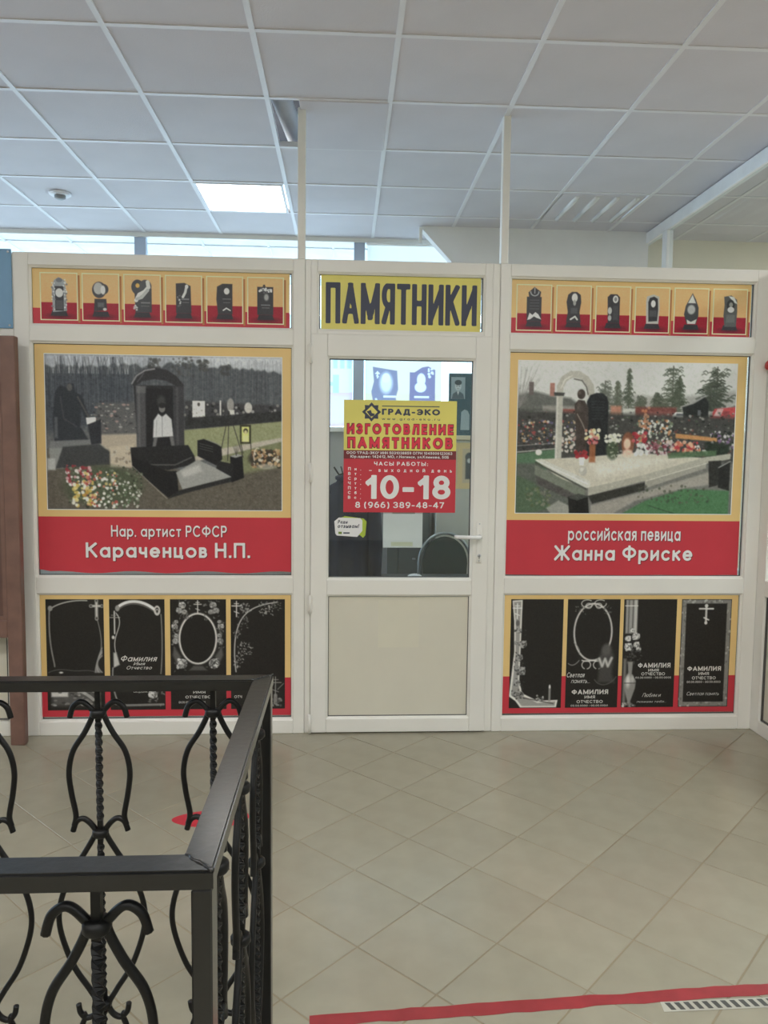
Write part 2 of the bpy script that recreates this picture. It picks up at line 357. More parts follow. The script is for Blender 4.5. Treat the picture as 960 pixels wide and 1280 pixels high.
# ------------------------------------------------------------------ a small painter for flat prints (vertex colours on a fine grid)
class Canvas:
    def __init__(s, X0, Y0, X1, Y1, res, base):
        s.w, s.h = int((X1 - X0) * res), int((Y1 - Y0) * res)
        s.x, s.y = np.meshgrid(X0 + (np.arange(s.w) + .5) / res, Y0 + (np.arange(s.h) + .5) / res)
        s.a = np.empty((s.h, s.w, 3)); s.a[:] = base; s.res = res; s.dim = 1.0; s.b = (X0, Y0, X1, Y1)
    def put(s, al, c, o=1.0):
        al = np.clip(al, 0, 1)[..., None] * o; s.a = s.a * (1 - al) + np.asarray(c, float) * al
    def poly(s, pts, c, o=1.0, soft=0.5):
        pts = np.asarray(pts, float); ins = np.zeros(s.x.shape, bool); d2 = np.full(s.x.shape, 1e9)
        for (ax, ay), (bx, by) in zip(pts, np.roll(pts, -1, 0)):
            if ay != by:
                cr = ((ay > s.y) != (by > s.y)) & (s.x < (bx - ax) * (s.y - ay) / (by - ay) + ax); ins ^= cr
            dx, dy = bx - ax, by - ay; t = np.clip(((s.x - ax) * dx + (s.y - ay) * dy) / (dx * dx + dy * dy + 1e-12), 0, 1)
            d2 = np.minimum(d2, (s.x - ax - t * dx) ** 2 + (s.y - ay - t * dy) ** 2)
        d = np.sqrt(d2) * np.where(ins, 1, -1); s.put(d / (2 * soft) + .5, c, o)
    def ell(s, cx, cy, rx, ry, c, o=1.0, soft=0.5, rot=0.0):
        X, Y = s.x - cx, s.y - cy; k, q = math.cos(rot), math.sin(rot); X, Y = X * k + Y * q, -X * q + Y * k
        r = np.sqrt((X / rx) ** 2 + (Y / ry) ** 2); s.put((1 - r) * min(rx, ry) / (2 * soft) + .5, c, o)
    def line(s, pts, wd, c, o=1.0, soft=0.4):
        d2 = np.full(s.x.shape, 1e9)
        for (ax, ay), (bx, by) in zip(pts[:-1], pts[1:]):
            dx, dy = bx - ax, by - ay; t = np.clip(((s.x - ax) * dx + (s.y - ay) * dy) / (dx * dx + dy * dy + 1e-12), 0, 1)
            d2 = np.minimum(d2, (s.x - ax - t * dx) ** 2 + (s.y - ay - t * dy) ** 2)
        s.put((wd / 2 - np.sqrt(d2)) / (2 * soft) + .5, c, o)
    def ring(s, cx, cy, rx, ry, wd, c, o=1.0, a0=0, a1=2 * math.pi, n=40, soft=0.4):
        s.line([(cx + rx * math.cos(a0 + (a1 - a0) * i / n), cy + ry * math.sin(a0 + (a1 - a0) * i / n)) for i in range(n + 1)], wd, c, o, soft)
    def rect(s, x0, y0, x1, y1, c, o=1.0, soft=0.3): s.poly([(x0, y0), (x1, y0), (x1, y1), (x0, y1)], c, o, soft)
    def dots(s, n, x0, y0, x1, y1, r0, r1, cols, o=0.9, flat=1.0):
        for _ in range(n):
            c = np.asarray(cols[RNG.integers(len(cols))], float); c = (c * .74 + c.mean() * .26) * s.dim; r = RNG.uniform(r0, r1); cx, cy = RNG.uniform(x0, x1), RNG.uniform(y0, y1)
            m = max(r * 1.6, 1.5); i0 = max(int((cx - m - s.b[0]) * s.res), 0); i1 = min(int((cx + m - s.b[0]) * s.res) + 1, s.w)
            j0 = max(int((cy - m - s.b[1]) * s.res), 0); j1 = min(int((cy + m - s.b[1]) * s.res) + 1, s.h)
            if i1 <= i0 or j1 <= j0: continue
            X, Y = s.x[j0:j1, i0:i1] - cx, (s.y[j0:j1, i0:i1] - cy) / flat
            al = np.clip((r - np.sqrt(X * X + Y * Y)) / .7 + .5, 0, 1)[..., None] * o
            s.a[j0:j1, i0:i1] = s.a[j0:j1, i0:i1] * (1 - al) + np.asarray(c, float) * al
    def noise(s, amp, cell=1.0, mask=None):
        h, w_ = int(s.h / (cell * s.res)) + 2, int(s.w / (cell * s.res)) + 2; g = RNG.normal(0, 1, (h, w_))
        jy = np.arange(s.h) / (cell * s.res); jx = np.arange(s.w) / (cell * s.res)
        y0 = jy.astype(int); x0 = jx.astype(int); fy = (jy - y0)[:, None]; fx = (jx - x0)[None]
        v = g[y0][:, x0] * (1 - fy) * (1 - fx) + g[y0 + 1][:, x0] * fy * (1 - fx) + g[y0][:, x0 + 1] * (1 - fy) * fx + g[y0 + 1][:, x0 + 1] * fy * fx
        if mask is not None: v = v * mask
        s.a = s.a + v[..., None] * amp
    def blur(s, n=1):
        for _ in range(n):
            p = np.pad(s.a, ((1, 1), (1, 1), (0, 0)), 'edge')
            s.a = (p[1:-1, 1:-1] * 4 + p[:-2, 1:-1] * 2 + p[2:, 1:-1] * 2 + p[1:-1, :-2] * 2 + p[1:-1, 2:] * 2 + p[:-2, :-2] + p[2:, :-2] + p[:-2, 2:] + p[2:, 2:]) / 16
    def mesh(s, x0, x1, z0, z1, y, parent, name, m, gain=True):
        o = org(parent); W, H = s.w, s.h
        xs = np.linspace(x0, x1, W) - o.x; zs = np.linspace(z1, z0, H) - o.z
        v = np.empty((H, W, 3)); v[..., 0] = xs[None]; v[..., 2] = zs[:, None]; v[..., 1] = y - o.y
        i = (np.arange(H - 1)[:, None] * W + np.arange(W - 1)[None]).ravel()
        q = np.stack([i, i + W, i + W + 1, i + 1], 1).astype(np.int32)
        me = bpy.data.meshes.new(name); me.vertices.add(W * H); me.vertices.foreach_set('co', v.ravel())
        me.loops.add(q.size); me.loops.foreach_set('vertex_index', q.ravel())
        me.polygons.add(len(q)); me.polygons.foreach_set('loop_start', np.arange(len(q), dtype=np.int32) * 4)
        me.update(calc_edges=True)
        at = me.color_attributes.new('print', 'FLOAT_COLOR', 'POINT')
        c = np.ones((H * W, 4)); a = np.clip(s.a, 3, 252).reshape(-1, 3); c[:, :3] = ink(a) if gain else lin(a)
        at.data.foreach_set('color', c.ravel())
        return link(name, me, m, parent)

# ================================================================== THE SETTING
# ---------------- floor: beige tiles laid diagonally
FS, FROT = 0.30301, -0.7840568
floor = box('floor', -6.5, 5.5, -9.0, 5.2, -0.12, -0.0016, GROUT, None, 0)
tag(floor, 'beige square ceramic floor tiles laid diagonally with brown joints', kind='structure')
FO = org(floor)
bm = bmesh.new(); bm_box(bm, -FS / 2 + .0022, FS / 2 - .0022, -FS / 2 + .0022, FS / 2 - .0022, -0.009, 0, 0.0012)
tile_me = bm_mesh(bm); tile_me.materials.append(TILE)
cf, sf = math.cos(FROT), math.sin(FROT)
near, rest = [], []
for m_ in range(-34, 34):
    for l_ in range(-34, 34):
        a, b = (m_ + .5) * FS, (l_ + .5) * FS
        x, y = 0.270938 + cf * a - sf * b, -1.559023 + sf * a + cf * b
        if not (-6.3 < x < 5.3 and -8.8 < y < 5.0): continue
        (near if (-2.75 < x < 2.45 and -2.95 < y < 0.12) else rest).append((x, y))
for x, y in near:
    link('floor_tile', tile_me, None, floor, (x - FO.x, y - FO.y, -FO.z + random.uniform(-.0004, .0004)), (0, 0, FROT))
bm = bmesh.new()
for x, y in rest:
    h = FS / 2 - .0022
    bm.faces.new([bm.verts.new((x + cf * a - sf * b - FO.x, y + sf * a + cf * b - FO.y, -FO.z)) for a, b in ((-h, -h), (h, -h), (h, h), (-h, h))])
tag(link('floor_tile_field', bm_mesh(bm), TILE, floor), kind='stuff')

# ---------------- suspended ceiling, 0.6 m grid
CZ = 3.2085
roof = bmesh.new(); bm_box(roof, -6.0, 5.6, -8.2, 3.0, 0.52, 0.6)
ceiling = link('ceiling', bm_mesh(roof), mat('dark_plenum', (34, 36, 42), 0.9), None, (-0.975888, -0.697925, CZ), (0, 0, -0.0041953))
tag(ceiling, 'suspended ceiling of grey mineral tiles in a white rail grid', kind='structure')
bm = bmesh.new(); bm_box(bm, -.296, .296, -.296, .296, 0.004, 0.018, 0.003); ctile = bm_mesh(bm); ctile.materials.append(CEIL)
lamp_cells = {(0, 3), (4, 3)} | {(i, j) for i in (-5, -2, 1, 4) for j in (-5, -9)} | {(7, -1), (7, 1)}
far_bm = bmesh.new()
for i in range(-9, 9):
    for j in range(-12, 5):
        if (i, j) in lamp_cells: continue
        if (i, j) == (1, 1):          # the tile beside the post is cut short and leaves a gap
            bm = bmesh.new(); bm_box(bm, .155, .596, .004, .596, 0.0, 0.016, 0.003)
            link('ceiling_tile', bm_mesh(bm), CEIL, ceiling, (.6, .6, -0.004)); continue
        if -6 <= i <= 6 and -3 <= j <= 4:
            link('ceiling_tile', ctile, None, ceiling, (.6 * i + .3, .6 * j + .3, random.uniform(0, .0015)))
        else:
            bm_box(far_bm, .6 * i + .004, .6 * i + .596, .6 * j + .004, .6 * j + .596, 0.004, 0.018)
tag(link('ceiling_tile_field', bm_mesh(far_bm), CEIL, ceiling), kind='stuff')
def crail(x0, x1, y0, y1, zz=0.0):
    bm = bmesh.new(); bm_box(bm, x0, x1, y0, y1, zz, 0.03); link('ceiling_rail', bm_mesh(bm), CRAIL, ceiling)
for i in range(-9, 10): crail(.6 * i - .012, .6 * i + .012, -7.2, 3.0)
for j in range(-12, 6): crail(-5.4, 5.4, .6 * j - .0118, .6 * j + .0118, 0.0006)
# ---------------- ceiling fittings
def ceiling_panel(i, j, label, group=None, on=SHOP_LAMP, name='ceiling_light'):
    x0, y0 = -0.975888 + .6 * i, -0.697925 + .6 * j
    t = empty(name, (x0 + .3, y0 + .3, CZ)); tag(t, label, 'light', group)
    bm = bmesh.new()
    for a in ((-.286, .286, -.286, -.268), (-.286, .286, .268, .286), (-.286, -.268, -.268, .268), (.268, .286, -.268, .268)):
        bm_box(bm, a[0], a[1], a[2], a[3], -.003, .012)
    link('frame', bm_mesh(bm), CRAIL, t)
    bm = bmesh.new(); bm_box(bm, -.268, .268, -.268, .268, 0.0, 0.01)
    link('diffuser', bm_mesh(bm), on, t)
    return t
LED_SHOP = mat_emit('lit_panel', (1.0, 0.97, 0.9), SHOP_LAMP)
LED_FILL = mat_emit('unseen_fill_panel', (1.0, 0.985, 0.95), FILL_LAMP)
ceiling_panel(0, 3, 'brightly lit square ceiling light panel above the left poster', on=LED_SHOP)
for i, j in sorted(lamp_cells):
    if i == 7: ceiling_panel(i, j, 'added unseen light panel brightening the neighbouring room behind the glass', 'added neighbouring room fill lights', on=LED_FILL)  # out-of-view panels added to brighten the room behind the glass
    elif j < 0: ceiling_panel(i, j, 'added unseen ceiling light panel brightening the shop front from the hall', 'added hall fill lights', on=LED_FILL)
# recessed fitting, not lit; white tubes imitate daylight mirrored in its reflector strips
x0, y0 = -0.975888 + 2.4, -0.697925 + 1.8
t = empty('tube_light', (x0 + .3, y0 + .3, CZ)); tag(t, 'unlit recessed ceiling light with four strips whitened like mirrored daylight above the right poster', 'light')
bm = bmesh.new(); bm_box(bm, -.285, .285, -.285, .285, .0, .006); link('tray', bm_mesh(bm), CEIL, t)
TUBE_GLARE = mat('glare_white', (250, 250, 250), 0.15, spec=0.8, var=0.01)
for k in range(4):
    x = -.17 + k * .135
    bm = bmesh.new(); tube_bm(bm, [(x, -.25, -.004), (x, .25, -.004)], .017, 10); link('tube', bm_mesh(bm, True), TUBE_GLARE, t)
# round detector
t = empty('smoke_detector', (-1.9, 1.41, CZ)); tag(t, 'small round white detector on the ceiling at far left', 'detector')
lathe('base', [(.07, .004), (.072, -.006), (.06, -.014), (.048, -.014)], CRAIL, t, 24, 'Z', (-1.9, 1.41, CZ))
lathe('sensor', [(.036, -.012), (.036, -.03), (.022, -.038)], mat('detector_grey', (120, 120, 120), .5), t, 20, 'Z', (-1.9, 1.41, CZ))
# pale duct seen through the gap in the ceiling
duct = tube('ceiling_duct', [(-.42, -.60, CZ + .185), (-.285, .84, CZ + .185), (-.27, 1.0, CZ + .185)], .055, mat('duct_grey', (235, 236, 240), .5), None, 16)
tag(duct, 'pale round duct visible through the gap in the ceiling tiles', 'duct')

# ---------------- the shop front: white plastic frame with three bays
front = empty('wall_front', (0.3, 0.03, 0)); tag(front, 'white plastic framed shop front with glazed bays and door', kind='structure')
L0, L1, S0, S1, R0, R1 = -1.5683, -0.2506, -0.1282, 0.7373, 0.8685, 2.1829
XL, XR = -1.645, 2.257
T0, T1, P0, P1, B0, B1, TOP = 2.4133, 2.1194, 2.0397, 0.8384, 0.7532, 0.0725, 2.4761
YB = 0.062
def member(nm, x0, x1, z0, z1, y0=0.0, y1=YB, parent=front): return box(nm, x0, x1, y0, y1, z0, z1, PVC, parent, 0.003, 1)
member('mullion', XL, L0, 0, TOP)
member('mullion', L1, -0.1905, 0, TOP); member('mullion', -0.1895, -0.160, 0, TOP, 0.004); member('mullion', -0.160, S0, 2.101, TOP, 0.004)
member('mullion', S1, 0.7765, 2.101, TOP, 0.004); member('mullion', 0.7765, 0.8145, 0, TOP, 0.004); member('mullion', 0.8155, R0, 0, TOP)
member('mullion', R1, XR, 0, TOP)
for a, b in ((L0, L1), (R0, R1)):
    for z0, z1 in ((T0, TOP), (P0, T1), (B0, P1), (0, B1)): member('rail', a, b, z0, z1)
member('rail', S0, S1, T0, TOP, 0.004); member('rail', S0, S1, 2.101, T1, 0.004)
def glazing(x0, x1, z0, z1, parent=front, yg=0.03):
    ring_frame('glazing_bead', x0, x1, z0, z1, yg - .022, yg + .002, .009, PVC, parent)
    ring_frame('gasket', x0 + .0075, x1 - .0075, z0 + .0075, z1 - .0075, yg - .006, yg + .002, .006, GASKET, parent)
    box('pane', x0 + .004, x1 - .004, yg, yg + .005, z0 + .004, z1 - .004, GLASS, parent, 0)
for a, b in ((L0, L1), (R0, R1)):
    for z0, z1 in ((T1, T0), (P1, P0), (B1, B0)): glazing(a, b, z0, z1)
glazing(S0, S1, T1, T0)
# two thin posts from the frame to the ceiling
member('post', -.229, -.190, TOP, CZ + .01, 0.0, 0.045); member('post', .814, .852, TOP, CZ + .01, 0.0, 0.045)
# ---------------- the door
door = empty('door_1', (0.3, 0.02, 0)); tag(door, 'white half-glazed plastic door with lever handle', kind='structure')
DX0, DX1, DZ1 = -0.158, 0.7755, 2.1
D0, D1, G0, G1, E0, E1 = -0.0743, 0.6913, 0.8302, 1.9872, 0.0817, 0.7488
for nm, a in (('stile', (DX0, D0, .008, DZ1)), ('stile', (D1, DX1, .008, DZ1)), ('rail', (D0, D1, G1, DZ1)), ('rail', (D0, D1, E1, G0)), ('rail', (D0, D1, .008, E0))):
    box(nm, a[0], a[1], -.014, .052, a[2], a[3], PVC, door, .004, 2)
ring_frame('glazing_bead', D0, D1, G0, G1, -.006, .026, .009, PVC, door)
ring_frame('gasket', D0 + .0075, D1 - .0075, G0 + .0075, G1 - .0075, .014, .026, .006, GASKET, door)
box('pane', D0 + .004, D1 - .004, .024, .029, G0 + .004, G1 - .004, GLASS, door, 0)
ring_frame('panel_bead', D0, D1, E0, E1, -.006, .02, .009, PVC, door)
ring_frame('gasket', D0 + .0075, D1 - .0075, E0 + .0075, E1 - .0075, .004, .02, .005, GASKET, door)
box('lower_panel', D0 + .004, D1 - .004, .010, .030, E0 + .004, E1 - .004, PVC_SHADE, door, 0)
for z in (2.0, 1.39, .70, .06):
    h = tube('hinge', [(-.160, -.022, z - .05), (-.160, -.022, z + .05)], .0075, PVC, door, 10)
    box('hinge_leaf', -.174, -.146, -.017, -.008, z - .045, z + .045, PVC, h, .002)
hp = box('handle_plate', .711, .742, -.026, -.014, .922, 1.142, PVC, door, .006, 2)
tube('lever', [(.727, -.026, 1.062), (.727, -.058, 1.062), (.722, -.066, 1.062), (.69, -.068, 1.062), (.60, -.066, 1.064), (.588, -.064, 1.066)], [.011, .010, .0105, .0105, .0095, .008], mat('handle_white', (222, 224, 222), .25), hp, 12)
lathe('lock_cylinder', [(.009, -.026), (.009, -.031)], CHROME, hp, 16, 'Y', (.727, 0, .962))
box('keyhole', .7255, .7285, -.0318, -.0305, .945, .967, GASKET, hp, 0)
for z in (1.13, .934): lathe('screw', [(.004, -.026), (.0035, -.028)], CHROME, hp, 10, 'Y', (.727, 0, z))

# ---------------- left neighbour of the shop front
wl = empty('wall_left', (-2.25, 0.03, 0)); tag(wl, 'white plastic partition continuing left behind the brown board', kind='structure')
for a in ((-1.72, XL - .001, 0, 2.47), (-2.85, -2.77, 0, 2.47)): member('mullion', *a, parent=wl)
for a in ((2.41, 2.47), (2.03, 2.12), (.75, .83), (0, .08)): member('rail', -2.77, -1.72, a[0], a[1], parent=wl)
for a in ((2.12, 2.41), (.83, 2.03), (.08, .75)): box('panel', -2.77, -1.72, .018, .035, a[0], a[1], PVC_SHADE, wl, 0)
ring_frame('gasket', -2.765, -1.725, .085, .745, .010, .018, .006, GASKET, wl)
# ---------------- right side partition coming towards the viewer
wr = empty('wall_right', (XR + .03, -1.0, 0)); tag(wr, 'white plastic framed side partition at the right edge', kind='structure')
def side(nm, y0, y1, z0, z1, m=PVC, x0=XR + .001, x1=XR + .062, bev=.003): return box(nm, x0, x1, y0, y1, z0, z1, m, wr, bev)
side('mullion', -.075, .062, 0, TOP); side('mullion', -1.16, -1.08, 0, TOP); side('mullion', -2.24, -2.165, 0, TOP)
for y0, y1 in ((-1.08, -.075), (-2.165, -1.16)):
    for z0, z1 in ((T0, TOP), (P0, T1), (B0, P1), (0, B1)): side('rail', y0, y1, z0, z1)
    side('panel', y0, y1, B1, B0, PVC_SHADE, XR + .025, XR + .04, 0)
    for z0, z1 in ((P1, P0), (T1, T0)): side('pane', y0, y1, z0, z1, GLASS, XR + .028, XR + .033, 0)
    for (a, b, c, d) in ((y0, y1, B0 - .008, B0), (y0, y1, B1, B1 + .008), (y0, y0 + .008, B1, B0), (y1 - .008, y1, B1, B0)): side('gasket', a, b, c, d, GASKET, XR + .015, XR + .026, 0)
# red knob on the side frame
kn = empty('wall_knob', (XR, -.045, 1.976)); tag(kn, 'small round red plastic knob on the right side frame', 'knob')
lathe('base', [(.022, 0), (.022, -.006), (.012, -.01)], RED, kn, 16, 'X', (XR, -.045, 1.976))
lathe('grip', [(.01, -.008), (.024, -.014), (.026, -.024), (.018, -.032)], mat('red_plastic', (165, 45, 50), .3), kn, 18, 'X', (XR, -.045, 1.976))

# ---------------- unseen hall walls, put in to close out daylight behind the viewer
HALLW = mat('hall_wall_paint', (196, 192, 182), .8, var=.02)
tag(box('wall_hall_left', -6.5, -6.4, -9.0, 0.05, 0, CZ + .3, HALLW, None, 0), 'unseen plain light hall wall far to the left', kind='structure')
tag(box('wall_hall_right', 5.3, 5.4, -9.0, 2.2, 0, CZ + .3, HALLW, None, 0), 'unseen plain light hall wall far to the right', kind='structure')
tag(box('wall_hall_rear', -6.4, 5.3, -9.0, -8.9, 0, CZ + .3, HALLW, None, 0), 'unseen plain light hall wall behind the viewer', kind='structure')
# ---------------- inside the shop: right glazed wall, back wall, daylight side
XW = 2.335
wi = empty('wall_inner_right', (XW, 1.2, 0)); tag(wi, 'glazed inner right wall with a white rail under the ceiling', kind='structure')
RAILC = mat('pale_alu_rail', (206, 206, 212), .35)
box('top_rail', XW, XW + .05, .09, 2.15, CZ - .085, CZ - .002, RAILC, wi, .004)
box('post', XW, XW + .05, 1.545, 1.625, 0, CZ - .085, RAILC, wi, .004)
box('post', XW, XW + .05, .09, .15, 0, CZ - .085, RAILC, wi, .004)
box('post', XW, XW + .05, 2.08, 2.15, 0, CZ - .085, RAILC, wi, .004)
box('sill_rail', XW, XW + .05, .15, 2.08, .75, .83, RAILC, wi, .004)
box('lower_panel', XW + .015, XW + .03, .15, 2.08, 0, .75, PVC_SHADE, wi, 0)
for a, b in ((.15, 1.545), (1.625, 2.08)): box('pane', XW + .02, XW + .025, a, b, .83, CZ - .085, GLASS, wi, 0)
wn = box('wall_neighbour', XW + .05, 5.4, 2.12, 2.2, 0, CZ + .02, mat('pale_yellow_paint', (206, 198, 180), .8, var=.02), None, 0)
tag(wn, 'pale yellow wall of the neighbouring room behind the glass', kind='structure')
BULK = mat('greyish_bulkhead', (212, 204, 203), .8, var=.02)
bk = prism('wall_bulkhead', [(.602, CZ + .015), (XW + .02, CZ + .015), (XW + .02, 2.62), (1.145, 2.62), (.602, 3.19)], 1.93, 2.03, BULK, None)
box('edge_trim', .578, .602, 1.93, 1.95, 3.085, CZ - .002, PVC, bk, .002)
tag(bk, 'grey bulkhead wall under the ceiling at the back of the shop', kind='structure')
YBK = 2.31
wb = empty('wall_back', (0, YBK, 0)); tag(wb, 'rear wall of the shop with windows above a grey parapet', kind='structure')
box('parapet', -6.3, 5.3, YBK, YBK + .1, 0, 1.66, GREYPAINT, wb, 0)
box('window_sill', -6.3, 2.3, YBK - .03, YBK + .12, 1.66, 1.70, PVC, wb, .004)
box('top_rail', -6.3, 2.3, YBK - .01, YBK + .05, CZ - .03, CZ + .01, PVC, wb, .003)
for x0, x1 in ((-5.2, -5.11), (-3.4, -3.31), (-1.65, -1.56), (.09, .178), (1.16, 1.24), (2.2, 2.3)):
    box('mullion', x0, x1, YBK, YBK + .06, 1.70, CZ - .03, mat('rear_frame_grey', (150, 160, 176), .4), wb, .003)
px = [-5.11, -3.4, -3.31, -1.65, -1.56, .09, .178, 1.16, 1.24, 2.2]
for a, b in zip(px[::2], px[1::2]): box('pane', a, b, YBK + .025, YBK + .03, 1.70, CZ - .03, GLASS, wb, 0)
# soffit of the bright passage behind the windows
rc = box('ceiling_passage', -6.4, 5.4, YBK + .06, 5.0, 3.40, 3.45, mat('white_soffit', (215, 218, 222), .8), None, 0)
tag(rc, 'bright white soffit of the passage behind the rear windows', kind='structure')
for k in range(18): box('soffit_rail', -6.1 + .6 * k, -6.08 + .6 * k, YBK + .08, 5.0, 3.39, 3.402, CRAIL, rc, 0)
for k in range(4): box('soffit_rail', -6.4, 5.4, 2.75 + .6 * k, 2.77 + .6 * k, 3.39, 3.402, CRAIL, rc, 0)
# added backlit white sheet standing in for the bright daylit area behind the window
rb = empty('daylight_sheet', (.66, YBK - .012, 2.52)); tag(rb, 'added white backlit sheet imitating the daylit space beside the grey bulkhead', 'backlit panel')
pn = prism('backlit_sheet', [(.20, 2.52), (.20, 3.172), (1.14, 3.172), (1.14, 2.52)], YBK - .014, YBK - .012, mat_print('daylit_white', .6, .8), rb)
for d_ in pn.data.color_attributes.new('print', 'FLOAT_COLOR', 'POINT').data: d_.color = (.93, .93, .92, 1)
tube('bottom_bar', [(.19, YBK - .013, 2.52), (1.15, YBK - .013, 2.52)], .010, PVC, rb, 10); tube('upper_bar', [(.19, YBK - .022, 3.165), (1.15, YBK - .022, 3.165)], .012, PVC, rb, 10)

# ================================================================== PRINTS
ORANGE, ORANGE2, CRED = (222, 176, 118), (230, 184, 108), (176, 34, 50)
def lerp(a, b, t): return tuple(a[k] + (b[k] - a[k]) * t for k in range(3))
YP = 0.0255          # face of a poster stuck on the glass
def backing(root, x0, x1, z0, z1, zs, y=YP, wavy=0.0):
    """poster sheet: orange above, red below the height zs"""
    n = 24
    top = [(x0, z1), (x1, z1)]
    pts = [(x0, zs), (x0, z1), (x1, z1), (x1, zs)]
    prism('orange_sheet', pts, y, y + .001, mat('orange_vinyl', ORANGE, .4, var=.04, scale=2), root)
    low = [(x0 + (x1 - x0) * k / n, z0 + wavy * (math.sin(k * .9) * .5 + .5 + (1.2 if k == 0 else 0))) for k in range(n + 1)]
    prism('red_sheet', [(x0, zs)] + low + [(x1, zs)], y, y + .001, RED, root)

# ---------------- large poster, left bay
def paint_left():
    c = Canvas(51, 438, 354, 637, 1.6, (96, 98, 100)); c.dim = .88
    c.poly([(51, 438), (354, 438), (354, 462), (51, 466)], (172, 177, 184), soft=3)
    c.poly([(250, 438), (354, 438), (354, 456), (250, 452)], (196, 200, 205), soft=3)
    top = [(51, 452)]
    for x in range(55, 356, 4): top.append((x, (452 if x < 200 else 447 + (x - 200) * .06) + RNG.normal(0, 2.2)))
    c.poly(top + [(354, 515), (51, 530)], (82, 86, 90), soft=1.2)
    c.poly([(51, 462), (160, 462), (160, 520), (51, 540)], (62, 68, 76), .75, soft=5)
    for x in np.arange(52, 354, 1.6):                       # trunks and twigs
        c.line([(x, 441 + RNG.uniform(0, 10)), (x + RNG.normal(0, 1.5), 505)], .7, (45, 50, 56) if RNG.random() < .6 else (112, 116, 120), .35)
    for x in RNG.uniform(52, 165, 60): c.line([(x, 439), (x + RNG.normal(0, 3), 462)], .5, (205, 208, 212), .55)
    for x in RNG.uniform(60, 190, 55): c.line([(x, 441), (x + RNG.normal(0, 4), 465)], .6, (58, 62, 70), .7)
    for cx, cy, r in ((225, 452, 13), (252, 450, 7), (190, 450, 8), (280, 455, 6)):
        c.dots(40, cx - r, cy - r, cx + r, cy + r, 1, 2.5, [(70, 74, 74), (88, 90, 88)], .6)
    # far graves
    c.poly([(228, 495), (354, 500), (354, 522), (228, 530)], (58, 58, 60), .9, 2)
    c.dots(60, 228, 498, 352, 522, .8, 2.4, [(196, 196, 192), (120, 118, 116), (40, 40, 42), (160, 158, 150)], .8)
    c.rect(238, 495, 254, 519, (222, 222, 216)); c.ell(246, 499.5, 1.8, 2.4, (70, 68, 66)); c.dots(14, 239, 505, 253, 518, .5, 1, [(150, 150, 148)], .7)
    c.rect(273, 494, 275, 516, (200, 200, 196)); c.ell(287, 500, 4.5, 9, (150, 148, 144)); c.rect(285, 506, 292, 516, (205, 205, 198)); c.ell(310, 503, 5, 7, (190, 188, 182))
    c.poly([(228, 517), (354, 507), (354, 521), (228, 532)], (44, 45, 46), .95, 1)
    # lawn, path, ground
    c.poly([(226, 533), (354, 520), (354, 545), (226, 575)], (142, 146, 112), 1, 1)
    c.poly([(255, 560), (354, 541), (354, 547), (275, 567), (226, 575)], (178, 172, 160), 1, 1)
    c.poly([(275, 566), (354, 546), (354, 590), (270, 590)], (118, 122, 92), 1, 1)
    c.poly([(51, 560), (170, 560), (250, 600), (354, 578), (354, 637), (51, 637)], (92, 87, 78), 1, 3)
    c.noise(5, 2.2)
    c.dots(110, 60, 590, 352, 636, .5, 1.3, [(140, 134, 120), (64, 60, 54), (165, 158, 142), (112, 92, 74)], .55, .5)
    # left middle ground
    c.poly([(115, 500), (170, 497), (170, 540), (115, 540)], (92, 92, 92), .9, 2)
    c.dots(90, 108, 500, 168, 536, .8, 2.6, [(190, 188, 182), (52, 52, 54), (140, 136, 130), (205, 160, 150), (70, 70, 74)], .75, .6)
    c.poly([(120, 540), (168, 538), (168, 560), (150, 566), (120, 556)], (170, 160, 144), 1, 1.5)
    c.poly([(131, 556), (162, 552), (162, 582), (132, 582)], (186, 176, 158), .95, 1.5); c.dots(24, 132, 555, 160, 580, .8, 2, [(140, 120, 96), (205, 198, 182)], .6)
    # seated bronze figure and its plinth
    c.poly([(64, 485), (70, 478), (78, 480), (80, 475), (87, 475), (89, 486), (97, 490), (103, 508), (107, 520), (102, 522), (96, 508), (95, 530), (104, 545), (108, 556), (62, 556), (60, 520), (62, 500)], (44, 48, 54), .95, 1)
    c.ell(82, 480, 3.6, 4.6, (86, 86, 86)); c.line([(92, 492), (105, 517)], 2.2, (78, 78, 78), .9); c.line([(70, 492), (74, 520), (90, 530)], 2, (66, 68, 72), .8)
    c.rect(62, 518, 66, 545, (110, 114, 118), .6, 1); c.poly([(56, 549), (110, 546), (125, 556), (54, 566)], (120, 122, 122), .9, 1)
    c.poly([(55, 558), (72, 558), (72, 584), (55, 584)], (140, 142, 140), .9, 1); c.poly([(72, 556), (118, 552), (131, 562), (131, 578), (62, 584)], (58, 60, 62), .95, 1)
    c.poly([(52, 571), (62, 571), (62, 586), (52, 586)], (176, 178, 176), .9, 1)
    c.poly([(102, 518.5), (114, 517.5), (115, 526), (103, 527)], (236, 236, 232)); c.poly([(104, 527), (121, 520), (121, 551), (108, 553)], (42, 44, 50), 1, .8)
    # canopy monument
    c.poly([(163, 476), (226, 476), (227, 562), (168, 562)], (40, 40, 43), 1, .8)
    c.poly([(160, 474), (166, 463), (177, 455.5), (192, 453.5), (206, 456), (218, 464), (228, 476), (220, 478), (205, 470), (190, 468), (174, 471), (164, 478)], (46, 46, 49), 1, .7)
    c.line([(161, 474), (167, 464), (178, 457), (190, 455)], 2.0, (150, 150, 152), .85); c.line([(168, 472), (176, 461)], 1.6, (92, 92, 95), .7)
    c.rect(166, 477, 178, 560, (74, 74, 77), 1, .8); c.rect(168, 477, 171, 560, (104, 104, 106), .6, .8); c.rect(213, 477, 227, 558, (58, 58, 61), 1, .8); c.rect(217, 478, 220, 556, (84, 84, 86), .6, .8)
    c.rect(166, 477, 179, 486, (120, 120, 120), .5, 1)
